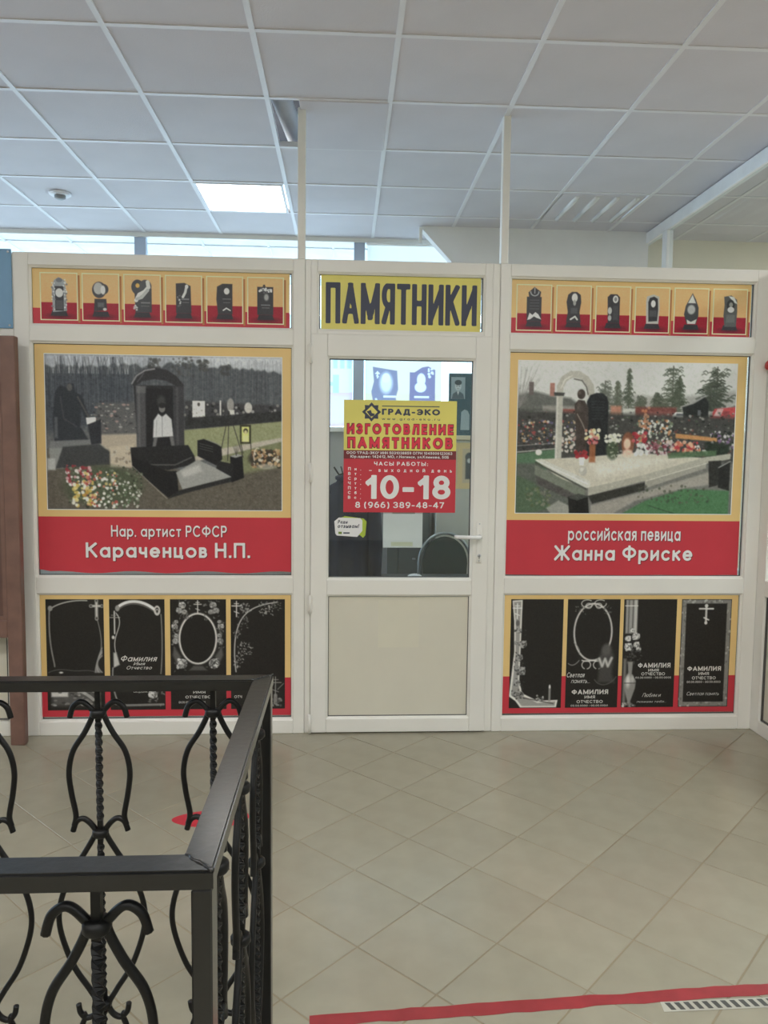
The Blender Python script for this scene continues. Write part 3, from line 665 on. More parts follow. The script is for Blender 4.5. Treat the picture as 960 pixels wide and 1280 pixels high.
    c.rect(179, 480, 213, 556, (30, 30, 33), 1, 1)
    c.ell(198, 496, 5, 7, (92, 90, 88), .5, 2); c.ell(199, 505, 4, 5.5, (120, 118, 116)); c.ell(199, 501.5, 4.6, 3.5, (36, 36, 38))
    c.poly([(194, 512), (199, 516), (204, 512), (211, 519), (213, 541), (187, 543), (188, 521)], (196, 197, 198), 1, .7); c.line([(199, 515), (199, 542)], .8, (130, 130, 132), .9); c.line([(192, 521), (191, 541)], .8, (150, 150, 152), .8)
    c.poly([(188, 543), (193, 543), (190, 556), (186, 556)], (120, 120, 120), .8, .8); c.poly([(208, 541), (213, 541), (215, 556), (211, 556)], (120, 120, 120), .8, .8)
    # base, kerb and slab
    c.poly([(158, 556), (232, 552), (240, 566), (242, 576), (205, 585), (160, 576)], (34, 34, 36), 1, .7); c.line([(182, 578), (215, 578), (236, 568)], 1.6, (118, 116, 112), .6)
    c.poly([(158, 558), (164, 570), (205, 586), (217, 586), (219, 612), (206, 621), (160, 582)], (26, 26, 28), 1, .7)
    c.poly([(216, 588), (244, 571), (292, 592), (224, 610)], (148, 149, 146), 1, .7); c.poly([(222, 586), (246, 577), (250, 586), (226, 594)], (190, 190, 186), .7, 2)
    c.poly([(217, 612), (224, 610), (292, 592), (296, 597), (230, 614), (206, 622)], (40, 40, 41), 1, .7)
    c.line([(160, 580), (204, 622)], 1.3, (150, 146, 136), .7)
    c.poly([(244, 546), (252, 544), (268, 550), (275, 554), (276, 570), (268, 578), (244, 566)], (28, 28, 30), 1, .6); c.line([(257, 545), (274, 552)], 1.2, (130, 130, 128), .8)
    for k in range(3): c.line([(247, 550 + 3.2 * k), (264, 554 + 3.2 * k)], .6, (120, 120, 118), .7)
    c.poly([(286, 566), (302, 564), (304, 594), (288, 600)], (24, 24, 26), 1, .6); c.poly([(286, 566), (296, 563), (303, 565), (293, 568)], (150, 150, 148), 1, .5); c.poly([(270, 572), (290, 576), (290, 594), (268, 582)], (34, 34, 36), 1, .6)
    for a in range(7): c.line([(294, 565), (290 + a * 1.6, 550 + abs(a - 3))], .5, (70, 66, 60), .7)
    for e in ((303, 567), (283, 572), (275, 556)): c.line([(285, 508), e], .9, (44, 42, 42), .95)
    # framed portrait and flower basket
    c.line([(313, 549), (314, 566)], .9, (50, 50, 40)); c.line([(300, 549), (303, 562)], .9, (50, 50, 40))
    c.rect(299, 525, 313.5, 549.5, (56, 56, 40)); c.rect(301.3, 527.5, 311, 547, (202, 204, 132)); c.ell(306.5, 533, 3, 3.4, (50, 46, 36)); c.ell(306.5, 534.6, 2.1, 2.6, (196, 190, 140)); c.rect(303.5, 539, 309.5, 547, (214, 214, 158), .8, 1)
    c.ell(331, 569, 21, 12, (58, 54, 46), 1, 1.5); c.dots(130, 315, 557, 350, 580, 1, 2.3, [(208, 168, 110), (222, 190, 140), (176, 120, 78), (232, 222, 200), (96, 70, 52), (60, 56, 44)], .9); c.ring(322, 566, 5, 11, 1.2, (214, 206, 188), .9, 2.6, 5.0)
    c.ell(333, 579, 12, 3.5, (190, 186, 172), .6, 1)
    # flowers on the left
    c.ell(122, 606, 50, 26, (74, 82, 64), .9, 4); c.dots(240, 78, 582, 172, 634, .7, 2, [(86, 104, 74), (120, 140, 104), (56, 66, 48), (148, 160, 130)], .7)
    c.dots(70, 76, 580, 108, 606, .9, 2.6, [(196, 70, 80), (226, 170, 176), (176, 52, 62), (236, 230, 226)], .95)
    c.dots(64, 84, 600, 112, 632, 1, 2.8, [(232, 204, 92), (240, 222, 130), (244, 240, 224), (226, 170, 60)], .95)
    c.dots(90, 96, 588, 140, 634, .8, 2.4, [(240, 240, 230), (226, 130, 100), (236, 208, 120), (214, 88, 80), (245, 244, 236)], .95)
    c.dots(70, 124, 600, 172, 635, .6, 1.8, [(238, 238, 230), (212, 214, 200), (120, 150, 110)], .9)
    c.noise(5, .9); c.blur(1); c.noise(3, .7)
    return c
def paint_right():
    c = Canvas(644, 446, 928, 639, 1.6, (110, 110, 106)); c.dim = .88
    c.rect(640, 440, 932, 510, (204, 206, 203), 1, 1)
    hill = [(640, 490), (665, 484), (690, 490), (712, 492), (730, 505), (640, 512)]
    c.poly([(740, 492), (780, 486), (840, 490), (932, 480), (932, 512), (740, 512)], (150, 150, 146), .8, 3)
    c.poly(hill, (92, 94, 90), .95, 2)
    for a in range(34): c.line([(646, 505), (646 + RNG.uniform(-4, 26), 450 + RNG.uniform(0, 30))], .5, (130, 128, 126), .5)
    c.rect(658, 472.5, 664, 489, (100, 92, 90)); c.rect(685, 473.5, 691, 490, (160, 116, 106))
    def conifer(x, y0, y1, wd, col, bare=.25):
        c.line([(x, y0), (x, y1)], 1.2, (74, 70, 64))
        for k in range(170):
            t = RNG.random() ** .8; yy = y0 + (y1 - y0) * t; ww = wd * (bare + (1 - bare) * t) * (0.9 if t < .85 else .8)
            xx = x + RNG.normal(0, .45) * ww; c.line([(xx - ww * .22, yy + 1.2), (xx, yy - .6), (xx + ww * .22, yy + 1.2)], 1.3, lerp(col, (120, 126, 112), RNG.random() * .5), .75)
    conifer(787, 454, 515, 12, (70, 78, 66)); conifer(772, 470, 512, 12, (84, 90, 78)); conifer(756, 470, 512, 16, (92, 96, 88), .5)
    conifer(844, 450, 508, 22, (72, 80, 68), .5); conifer(853, 462, 500, 14, (62, 70, 58)); conifer(825, 484, 506, 14, (70, 76, 66)); conifer(902, 450, 500, 26, (56, 62, 54), .5); conifer(894, 470, 505, 24, (54, 60, 52), .7); conifer(803, 488, 510, 12, (78, 84, 74), .6)
    # cars, sheds, low buildings
    c.rect(796, 502, 850, 516, (118, 60, 56), .8, 1.5); c.rect(676, 502, 722, 516, (150, 146, 140), .9, 1.5); c.rect(702, 506, 720, 514, (140, 70, 64), .9, 1)
    c.rect(764, 501, 778, 514, (190, 130, 110), .8, 1.5); c.rect(780, 504, 796, 514, (208, 208, 204), .8, 1)
    c.poly([(845, 512), (849, 508), (862, 508), (866, 513), (866, 519), (845, 519)], (222, 222, 220)); c.rect(850, 509.5, 862, 512.5, (96, 100, 104))
    c.poly([(856, 501), (872, 496), (886, 487), (892, 496), (892, 535), (862, 535), (858, 503)], (40, 42, 42), 1, .8); c.line([(856, 501), (872, 496), (887, 487)], 2.2, (150, 150, 148), .9); c.rect(878, 505, 882, 512, (110, 112, 116), .9)
    c.poly([(893, 518), (900, 503), (932, 500), (932, 520), (893, 521)], (178, 76, 78), 1, .8); c.poly([(899, 512), (904, 503), (912, 503), (908, 513)], (190, 160, 160)); c.rect(912, 506, 920, 516, (120, 60, 62), .8, 1)
    # grave field
    c.poly([(644, 508), (932, 514), (932, 572), (644, 574)], (66, 66, 64), 1, 3)
    c.dots(520, 646, 508, 930, 566, .7, 2.2, [(44, 46, 44), (96, 96, 92), (140, 140, 134), (30, 32, 32), (190, 188, 182), (84, 100, 78), (150, 80, 74)], .75, .7)
    c.dots(120, 646, 520, 720, 552, .6, 1.9, [(222, 190, 150), (226, 160, 90), (190, 70, 70), (236, 232, 222), (110, 100, 150), (60, 60, 60)], .85)
    c.rect(644, 551, 692, 556, (58, 58, 58), .9, 1); c.line([(644, 561), (694, 556)], 1.2, (190, 190, 184), .9); c.line([(644, 553), (694, 549)], 1, (150, 150, 146), .8)
    c.dots(70, 700, 532, 728, 560, 1, 2.4, [(226, 214, 204), (196, 160, 150), (90, 100, 80), (238, 236, 228)], .9)
    c.poly([(850, 535), (905, 540), (905, 545), (850, 541)], (190, 140, 92), .95, .7)
    c.dots(60, 895, 528, 928, 556, 1, 2.4, [(150, 110, 170), (216, 210, 214), (70, 84, 66), (40, 46, 40)], .9)
    c.poly([(890, 545), (924, 548), (920, 562), (888, 562)], (34, 44, 34), .9, 2)
    # lawn
    c.poly([(644, 563), (700, 556), (700, 575), (668, 590), (644, 590)], (84, 112, 88), 1, 1)
    c.poly([(644, 575), (672, 575), (716, 618), (716, 639), (644, 639)], (88, 92, 86), 1, 2); c.poly([(644, 590), (668, 600), (690, 632), (660, 639), (644, 639)], (78, 96, 76), 1, 2); c.dots(50, 655, 606, 690, 630, 1, 2.4, [(110, 130, 80), (88, 104, 70), (140, 140, 120)], .7)
    c.poly([(684, 632), (700, 622), (716, 630), (720, 639), (690, 639)], (150, 150, 142), .9, 1)
    # arch
    c.line([(697.5, 489), (698, 478), (703, 468), (712, 462.5), (722, 462.5), (731, 468), (737, 477), (738.5, 488)], 8.6, (178, 177, 168), 1, .6)
    c.line([(716, 468), (726, 470), (732, 478), (734, 487)], 1.6, (92, 90, 84), .9); c.line([(699, 480), (704, 469), (713, 464)], 1.4, (214, 213, 206), .8)
    c.rect(693.5, 489, 702, 571, (180, 179, 170), 1, .5); c.rect(693.5, 489, 696, 571, (206, 205, 198), .7, .8); c.poly([(690, 485), (704, 485.5), (703, 489.5), (691, 489.5)], (58, 60, 58), 1, .6)
    # bronze figure and black stele
    c.poly([(733, 565), (733, 496), (737, 488), (745, 485), (753, 485.5), (759, 490), (761, 498), (761, 563), (746, 566)], (36, 38, 40), 1, .6)
    for k in range(7): c.line([(740, 496 + 3.6 * k), (755, 496 + 3.6 * k)], .7, (70, 72, 74), .6)
    c.poly([(717, 500), (722, 494), (730, 495), (735, 504), (736, 525), (733, 545), (735, 560), (721, 560), (720, 540), (719, 522)], (66, 58, 54), 1, .6); c.ell(725.5, 487, 5.2, 6.2, (62, 54, 50)); c.line([(721, 512), (728, 524), (734, 538)], 1.3, (150, 142, 134), .8); c.ell(723, 503, 3, 6, (104, 94, 86), .5, 1.5); c.ell(723, 485, 2, 2.5, (112, 100, 92), .6, 1)
    # slab
    c.poly([(668, 570), (735, 566), (800, 560), (890, 566), (812, 590), (738, 606), (700, 594)], (192, 188, 174), 1, .7)
    c.poly([(740, 575), (800, 566), (850, 568), (790, 584), (750, 592)], (214, 211, 200), .7, 4)
    c.poly([(738, 606), (812, 588), (890, 565), (924, 560), (924, 567), (890, 574), (813, 601), (812, 596), (738, 616)], (166, 164, 152), 1, .6)
    c.poly([(738, 616), (812, 598), (812, 608), (744, 626)], (48, 48, 44), 1, .8); c.poly([(813, 596), (892, 572), (892, 579), (815, 605)], (150, 148, 138), 1, .6); c.line([(814, 596), (892, 573)], 1, (206, 204, 194), .9)
    c.poly([(668, 571), (676, 569), (740, 597), (741, 604), (734, 607)], (196, 196, 188), 1, .5); c.line([(669, 574), (735, 607)], 2.2, (70, 74, 66), .9); c.line([(670, 571.5), (738, 601)], 1, (226, 226, 220), .9)
    c.poly([(668, 577), (734, 609), (734, 620), (668, 590)], (112, 118, 106), 1, .7); c.poly([(669, 590), (730, 618), (728, 626), (672, 602)], (78, 76, 74), 1, 1)
    c.poly([(712, 617), (738, 616), (740, 639), (714, 639)], (28, 28, 27), 1, .6); c.poly([(712, 618), (726, 613), (739, 617), (724, 622)], (66, 68, 64), 1, .5)
    c.ell(730.5, 584, 5.4, 6, (176, 174, 164)); c.ell(729, 582, 2.4, 2.6, (212, 211, 204), .8, 1); c.ell(672.5, 561, 4.2, 3.8, (206, 206, 200))
    # path and lawn lower right
    c.poly([(742, 628), (812, 610), (896, 584), (900, 600), (860, 606), (800, 622), (770, 639), (742, 639)], (150, 146, 138), 1, 1.2)
    c.poly([(782, 639), (812, 622), (865, 606), (924, 608), (924, 639)], (74, 112, 78), 1, 1); c.line([(818, 628), (855, 639)], 1.2, (48, 64, 48), .7); c.dots(70, 800, 602, 900, 624, .8, 2, [(96, 96, 78), (70, 84, 62)], .6)
    c.poly([(895, 570), (912, 569), (912, 600), (897, 604)], (46, 46, 44), 1, .7); c.poly([(909, 576), (924, 570), (924, 608), (909, 604)], (36, 36, 35), 1, .7); c.line([(909, 578), (924, 570)], 1.4, (160, 162, 158), .9)
    # flowers on the slab
    c.dots(26, 733, 532, 750, 543, 1.4, 2.8, [(240, 226, 160), (246, 242, 214), (230, 150, 120)], .95); c.dots(14, 735, 540, 748, 550, 1.2, 2.4, [(206, 60, 66), (226, 130, 130)], .95); c.rect(738, 550, 746, 573, (150, 94, 62), .9, 1)
    c.dots(22, 720, 559, 735, 567, 1.2, 2.6, [(200, 44, 52), (176, 36, 44)], .95); c.poly([(725, 567), (732, 567), (731, 577), (726, 577)], (232, 234, 232))
    c.ell(768, 556, 8, 13, (70, 82, 62), .95, 1.5); c.dots(30, 758, 537, 778, 547, 1.4, 2.6, [(240, 240, 222), (226, 228, 204)], .95); c.dots(20, 762, 548, 776, 566, .7, 1.4, [(180, 186, 160), (44, 54, 40)], .8)
    c.ell(788, 549, 8.2, 15, (122, 78, 58), 1, .8); c.ell(787, 549, 4.6, 7, (222, 186, 164), 1, 1); c.ell(788, 561, 7, 5, (226, 196, 178), .9, 1.2)
    c.dots(26, 795, 535, 812, 548, 1.4, 3, [(206, 44, 58), (190, 36, 48), (226, 90, 96)], .95); c.dots(110, 800, 518, 845, 548, .8, 2.2, [(236, 238, 232), (210, 216, 200), (120, 140, 110), (226, 150, 90), (240, 240, 236)], .9)
    c.dots(30, 802, 503, 815, 530, 1, 2.2, [(226, 130, 84), (214, 150, 110)], .8); c.dots(30, 798, 549, 815, 563, 1.4, 2.6, [(240, 240, 236), (226, 226, 222)], .95)
    c.dots(60, 812, 545, 848, 562, 1.2, 2.8, [(206, 170, 178), (176, 96, 110), (226, 210, 206), (110, 120, 90), (150, 60, 76)], .92); c.dots(46, 848, 546, 882, 558, 1.4, 2.8, [(226, 60, 70), (236, 120, 90), (244, 190, 150)], .95); c.dots(24, 872, 548, 892, 560, 1, 2.2, [(232, 232, 226), (60, 60, 60)], .9)
    c.poly([(840, 560), (905, 556), (905, 563), (842, 567)], (80, 106, 76), .85, 1)
    c.noise(5, .9); c.noise(4, 2.5); c.blur(1); c.noise(3, .7)
    return c
def big_poster(name, x0, x1, z0, z1, label, canvas, pu, texts, wav):
    cx = (x0 + x1) / 2; root = empty(name, (cx, YP, z0)); tag(root, label, 'poster')
    W, H = x1 - x0, z1 - z0
    zs = z1 - .748 * H
    backing(root, x0, x1, z0, z1, zs, wavy=wav)
    u0, u1, v0, v1 = pu; a, b, c_, d = x0 + u0 * W, x0 + u1 * W, z1 - v1 * H, z1 - v0 * H
    box('white_line', a - .004, b + .004, YP - .0006, YP, c_ - .004, d + .004, CREAM, root, 0)
    canvas.mesh(a, b, c_, d, YP - .0010, root, 'photo_print', PRINT)
    for body, ta, tb, za, zb, bold in texts:
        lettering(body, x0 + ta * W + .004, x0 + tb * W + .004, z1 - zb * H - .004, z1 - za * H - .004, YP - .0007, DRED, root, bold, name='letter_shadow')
        lettering(body, x0 + ta * W, x0 + tb * W, z1 - zb * H, z1 - za * H, YP - .0012, CREAM, root, bold)
g = .012
big_poster('cemetery_poster', L0 + g, L1 - g, P1 + g + .006, P0 - g, 'large poster showing a dark arched monument above a red caption band, left of door',
    paint_left(), (.038, .962, .042, .715),
    [('Нар. артист РСФСР', .283, .742, .785, .848, .075), ('Караченцов Н.П.', .182, .835, .862, .945, .085)], .012)
big_poster('cemetery_poster', R0 + g, R1 - g - .013, P1 + g, P0 - g, 'large poster showing a pale arch and statue above a red caption band, right of door',
    paint_right(), (.036, .958, .035, .715),
    [('российская певица', .262, .745, .781, .855, .075), ('Жанна Фриске', .205, .800, .862, .948, .085)], .003)

# ---------------- strips of six headstone pictures
DK, MD, LT = (58, 58, 62), (96, 98, 102), (190, 192, 190)
def card_canvas(kind):
    c = Canvas(0, 0, 46, 62, 2.2, (220, 168, 116))
    c.rect(-2, -2, 48, 20, (224, 178, 126), .6, 8)
    c.rect(-2, 39, 48, 66, (150, 32, 50), 1, .4)
    c.ell(24, 57, 15, 3.5, (70, 26, 40), .7, 2)
    def base(w=11, y=50, h=7): c.poly([(23 - w, y + h), (23 - w + 2, y), (23 + w - 2, y), (23 + w, y + h)], (52, 50, 56), 1, .5)
    base()
    if kind == 0:      # arch of pale roses
        c.poly([(15, 52), (14, 20), (17, 9), (23, 5), (30, 9), (32, 20), (33, 50)], (150, 154, 158), 1, .5); c.rect(18, 17, 29, 50, DK); c.ell(23.5, 26, 5, 6, (205, 206, 204)); c.ell(23.5, 9, 4, 3, (110, 114, 120)); c.dots(30, 14, 8, 18, 50, .6, 1.4, [(210, 212, 210), (120, 124, 128)], .8); c.dots(30, 29, 8, 33, 50, .6, 1.4, [(210, 212, 210), (120, 124, 128)], .8); c.rect(19, 36, 28, 48, (80, 80, 84))
    elif kind == 1:    # tilted heart on a block
        c.poly([(14, 50), (15, 33), (30, 33), (31, 48)], DK, 1, .6); c.ell(21, 21, 9, 11, (70, 70, 74)); c.ell(27, 20, 6, 7, (70, 70, 74)); c.ell(20, 19, 6, 8, (176, 176, 174)); c.ell(26, 21, 3, 6, (214, 214, 210)); c.rect(19, 38, 27, 44, MD, .9, 1); c.ell(28, 47, 2.4, 2, LT)
    elif kind == 2:    # heart with a leaning swan
        c.ell(17, 16, 8, 10, (66, 68, 72)); c.ell(27, 15, 8, 9, (76, 78, 82)); c.poly([(13, 22), (35, 18), (35, 50), (14, 50)], (66, 68, 72), 1, .6); c.ell(17, 14, 2.6, 3, (216, 170, 90)); c.line([(30, 9), (31, 16), (26, 22), (19, 26), (15, 34)], 5, (206, 206, 202)); c.line([(16, 32), (22, 30), (30, 20)], 4, (176, 178, 176)); c.dots(10, 12, 40, 16, 50, .8, 1.5, [LT], .8); c.rect(21, 36, 33, 38, (140, 140, 142), .7); c.rect(21, 41, 32, 42, (120, 120, 122), .7)
    elif kind == 3:    # slab with a slanting top and figure
        c.poly([(13, 50), (13, 10), (24, 9), (32, 13), (33, 50)], DK, 1, .5); c.line([(27, 13), (25, 22), (22, 28)], 3.4, (200, 202, 200)); c.ell(27, 14, 2.2, 2.6, (226, 226, 222)); c.dots(16, 15, 26, 19, 42, .6, 1.4, [MD, LT], .7); c.rect(20, 30, 30, 32, (140, 140, 142), .7); c.rect(21, 35, 30, 36, (120, 120, 122), .7)
    elif kind == 4:    # slab with a rough left edge and oval portrait
        c.poly([(14, 50), (12, 30), (13, 13), (20, 9), (33, 9), (33, 50)], DK, 1, .6); c.ell(25.5, 19, 3.6, 4.4, (214, 214, 210)); c.rect(20, 29, 31, 30.2, (120, 122, 124), .8); c.rect(21, 34, 30, 35, (110, 112, 114), .8); c.line([(21, 45), (25, 42), (30, 45)], 1.8, (200, 202, 200))
    elif kind == 5:    # cross on top, pale garland
        c.rect(12, 12, 33, 50, DK, 1, .5); c.poly([(19, 12), (20, 9), (22, 9), (23, 12)], DK); c.line([(16, 17), (20, 15), (24, 17), (30, 16)], 3.2, (196, 198, 198)); c.dots(18, 14, 14, 31, 20, .7, 1.5, [(230, 230, 228), MD], .9); c.ell(24, 26, 3, 4.5, (166, 166, 164), .9, 1); c.rect(17, 36, 29, 37.4, (130, 132, 134), .8); c.rect(18, 40, 28, 41, (110, 112, 114), .8)
    elif kind == 6:    # domed top, white flowers below
        c.rect(13, 16, 33, 50, DK, 1, .5); c.poly([(16, 17), (15, 10), (23, 2.5), (32, 9), (31, 17)], DK, 1, .6); c.ring(23.5, 9, 5.5, 5.5, 1.6, (150, 152, 154), 1, 0, math.pi); c.line([(23.5, 4), (23.5, 11)], 1.2, (160, 162, 164)); c.poly([(14, 48), (17, 38), (21, 41), (25, 37), (29, 40), (33, 47), (27, 45), (23, 43), (18, 47)], (228, 228, 224), 1, .5)
        for k in range(4): c.rect(17, 20 + 4 * k, 30, 21 + 4 * k, (100, 102, 104), .6)
    elif kind == 7:    # wavy shoulders, pear portrait
        c.poly([(13, 50), (15, 36), (13, 22), (15, 12), (20, 8), (27, 8), (32, 12), (33, 22), (31, 36), (33, 50)], DK, 1, .6); c.ell(24, 16, 4, 6, (206, 206, 202)); c.ell(24, 23, 2, 4, (160, 160, 158)); c.rect(19, 30, 28, 38, (84, 86, 90), .8, 1); c.line([(19, 46), (25, 42), (28, 46)], 2.4, (190, 192, 190))
    elif kind == 8:    # double slab with side carving
        c.poly([(16, 50), (15, 14), (19, 10), (28, 10), (32, 14), (32, 50)], DK, 1, .6); c.ell(26, 17, 3.8, 5.2, (200, 202, 200)); c.ell(26, 17, 2, 3, (130, 132, 134)); c.ell(18.5, 33, 2.8, 5, (186, 188, 186)); c.ell(18.5, 43, 2.4, 4, (170, 172, 172)); c.rect(23, 26, 30, 46, (74, 76, 80), .8, 1)
    elif kind == 9:    # pale edged, rounded
        c.poly([(15, 50), (14, 20), (15, 12), (24, 9), (32, 12), (33, 28), (32, 50)], (176, 176, 172), 1, .5); c.poly([(18, 47), (17, 20), (19, 14), (25, 12), (30, 15), (31, 30), (30, 46)], (54, 54, 58), 1, .6); c.ell(24, 22, 3.2, 5, (216, 216, 212)); c.rect(19, 31, 29, 40, (84, 86, 90), .8, 1)
    elif kind == 10:   # flame or drop shape
        c.poly([(17, 49), (13, 36), (15, 24), (20, 14), (24, 6), (29, 15), (33, 26), (33, 38), (30, 49)], (66, 68, 72), 1, .6); c.poly([(18, 20), (24, 8), (29, 20)], (200, 202, 198), 1, .6); c.ell(23, 29, 5.4, 6.5, (170, 172, 172), 1, 1); c.poly([(17, 43), (23, 46), (31, 42), (29, 49), (18, 49)], (206, 206, 202), 1, .6)
    else:              # twisted veil shape
        c.poly([(16, 52), (14, 36), (15, 22), (14, 10), (24, 8), (32, 14), (33, 30), (32, 52)], (84, 86, 86), 1, .6); c.poly([(20, 9), (28, 10), (33, 20), (28, 18)], (206, 208, 204), 1, .6); c.ell(23.5, 22, 5.5, 8, (50, 52, 54)); c.ell(24, 21, 2.6, 3.4, (150, 150, 146)); c.ell(24, 28, 4.6, 4, (226, 226, 222)); c.rect(18, 35, 30, 46, (108, 110, 108), .8, 1)
    c.noise(2.5, 1)
    return c
def strip(x0, x1, z0, z1, label, first, u0, pitch, wd, v0, v1):
    root = empty('headstone_strip', ((x0 + x1) / 2, YP, z0)); tag(root, label, 'poster')
    W, H = x1 - x0, z1 - z0
    backing(root, x0, x1, z0, z1, z1 - .71 * H)
    for k in range(6):
        a = x0 + (u0 + pitch * k) * W; b = a + wd * W; zt, zb = z1 - v0 * H, z1 - v1 * H
        card = box('picture_card', a, b, YP - .0012, YP, zb, zt, mat('card_border', (228, 206, 170), .45), root, 0)
        card_canvas(first + k).mesh(a + .0055, b - .0055, zb + .0055, zt - .0055, YP - .0016, card, 'headstone_picture', PRINT)
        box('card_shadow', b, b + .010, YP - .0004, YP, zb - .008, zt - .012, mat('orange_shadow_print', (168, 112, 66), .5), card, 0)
strip(L0 + .008, L1 - .020, T1 + .008, T0 - .008, 'narrow strip of six headstone pictures above the dark arched monument poster', 0, .030, .1605, .145, .075, .93)
strip(R0 + .008, R1 - .020, T1 + .008, T0 - .008, 'narrow strip of six headstone pictures above the pale arch poster', 6, .022, .1635, .146, .09, .95)

# ---------------- sign over the door
sg = empty('door_sign', ((S0 + S1) / 2, YP, T1 + .01)); tag(sg, 'yellow sign with tall dark letters above the door', 'sign')
box('sheet', S0 + .019, S1 - .020, YP - .001, YP, T1 + .010, T0 - .010, YEL, sg, 0)
letters('ПАМЯТНИКИ', S0 + .042, S1 - .040, T1 + .040, T0 - .046, YP - .0015, DARKINK, sg, .068, 'letter', 1.0, .54, .05, 30)

# ---------------- lower posters with engraving designs on black
G1_, G2_, G3_ = (196, 194, 190), (140, 138, 134), (92, 90, 88)
def black(): return Canvas(0, 0, 73, 146, 2.0, (34, 32, 30))
def cross(c, x, y, h, col=G1_, wd=1.4):
    c.line([(x, y), (x, y + h)], wd, col); c.line([(x - h * .3, y + h * .3), (x + h * .3, y + h * .3)], wd, col); c.line([(x - h * .15, y + h * .15), (x + h * .15, y + h * .15)], wd * .8, col); c.line([(x - h * .16, y + h * .66), (x + h * .16, y + h * .78)], wd * .8, col)
def rose(c, x, y, r, col=G1_):
    c.ell(x, y, r, r * .92, lerp(col, (20, 20, 20), .45)); c.dots(int(10 + r * 3), x - r * .8, y - r * .8, x + r * .8, y + r * .8, r * .12, r * .3, [col, lerp(col, (20, 20, 20), .75), lerp(col, (255, 255, 255), .2)], .8)
    for k in range(3): c.ring(x, y, r * (.35 + .28 * k), r * (.3 + .27 * k), .7, lerp(col, (255, 255, 255), .25), .8, k * 1.3, k * 1.3 + 4.2, 14)
def leaves(c, n, x0, y0, x1, y1, col=G2_, r=2.2):
    for _ in range(n):
        x, y, a = RNG.uniform(x0, x1), RNG.uniform(y0, y1), RNG.uniform(0, 6.3); q = lerp(col, (30, 30, 30), RNG.uniform(0, .6))
        c.poly([(x, y), (x + r * math.cos(a - .5), y + r * math.sin(a - .5)), (x + 2.1 * r * math.cos(a), y + 2.1 * r * math.sin(a)), (x + r * math.cos(a + .5), y + r * math.sin(a + .5))], q, .9, .4)
def bez(p, n=24):
    p = [np.array(q, float) for q in p]; out = []
    for i in range(n + 1):
        t = i / n; q = p
        while len(q) > 1: q = [u * (1 - t) + v * t for u, v in zip(q[:-1], q[1:])]
        out.append(tuple(q[0]))
    return out
def d0():   # book scroll with cross and feather
    c = black(); c.line(bez([(7, 12), (20, 3), (40, 1), (52, 2)]), 1.6, G1_, .8); c.line(bez([(5, 12), (2, 60), (10, 80), (10, 88)]), 1.8, G2_, .9); c.ell(6, 12, 3, 3.5, G2_)
    c.line([(64, 3), (64, 26)], 4.2, G2_); c.line([(57, 9), (71, 9)], 3.6, G2_); c.line([(64, 2), (64, 26)], 1.4, G1_); c.line([(57, 9), (71, 9)], 1.2, G1_)
    for p in ((64, 2), (57, 9), (71, 9), (64, 25)): c.ell(*p, 2.4, 2.4, G2_); c.ell(*p, 1.2, 1.2, (60, 58, 56))
    c.line(bez([(65, 28), (70, 48), (70, 60), (68, 70)]), 1, G2_)
    for k in range(14): c.line(bez([(70, 62 + k), (62 - k * .3, 84), (60 + k * .8, 96)]), 1.1, lerp(G1_, G3_, RNG.random()), .7)
    c.line(bez([(2, 96), (16, 88), (32, 93), (34, 98), (46, 90), (60, 95)]), .9, G3_); c.ell(18, 96, 2.6, 1.2, G1_)
    c.poly([(6, 116), (40, 112), (60, 118), (60, 140), (6, 140)], G3_, .8, 3); c.rect(5, 122, 26, 128, (200, 198, 194), .9, 1); c.dots(60, 6, 116, 62, 140, 1, 3.2, [G1_, G3_, (44, 42, 40), G2_], .6, .5); c.line(bez([(34, 118), (48, 122), (58, 132)]), 4, G1_, .6); c.ell(48, 136, 7, 4, G2_, .8, 1)
    return c
def d1():   # rolled scroll with hanging cross and name
    c = black(); c.line(bez([(11, 12), (25, 0), (45, 2), (62, 16)]), 6, G3_); c.line(bez([(11, 11), (25, -1), (45, 1), (60, 14)]), 3.6, (214, 212, 208)); c.ell(11, 12, 2.8, 4, G2_); c.ell(63, 15, 4.2, 6.5, G1_); c.ell(63, 15, 2.4, 4, (40, 38, 36)); c.ring(63, 16, 1.8, 2.6, 1, G1_)
    c.line(bez([(68, 20), (70, 50), (69, 80), (67, 98)]), 1.4, G2_, .9); c.line([(7, 16), (7, 45)], 1.8, G1_); c.line([(1, 24), (14, 24)], 1.2, G2_); c.line([(3, 21), (12, 21)], .9, G2_); c.line(bez([(9, 18), (20, 30), (10, 44), (4, 50), (8, 70)]), 1.1, G1_); c.ell(5, 50, 2, 2.4, G1_)
    c.poly([(5, 70), (9, 70), (13, 86), (5, 90)], G1_, .9, 1); c.line(bez([(4, 90), (2, 110), (6, 134), (14, 140)]), 1.8, G2_)
    rose(c, 56, 126, 6); rose(c, 62, 116, 4.6); leaves(c, 24, 50, 112, 70, 138); c.line([(12, 140), (70, 139)], 3, G2_, .8); c.ell(8, 136, 3.4, 3.4, G2_)
    return c
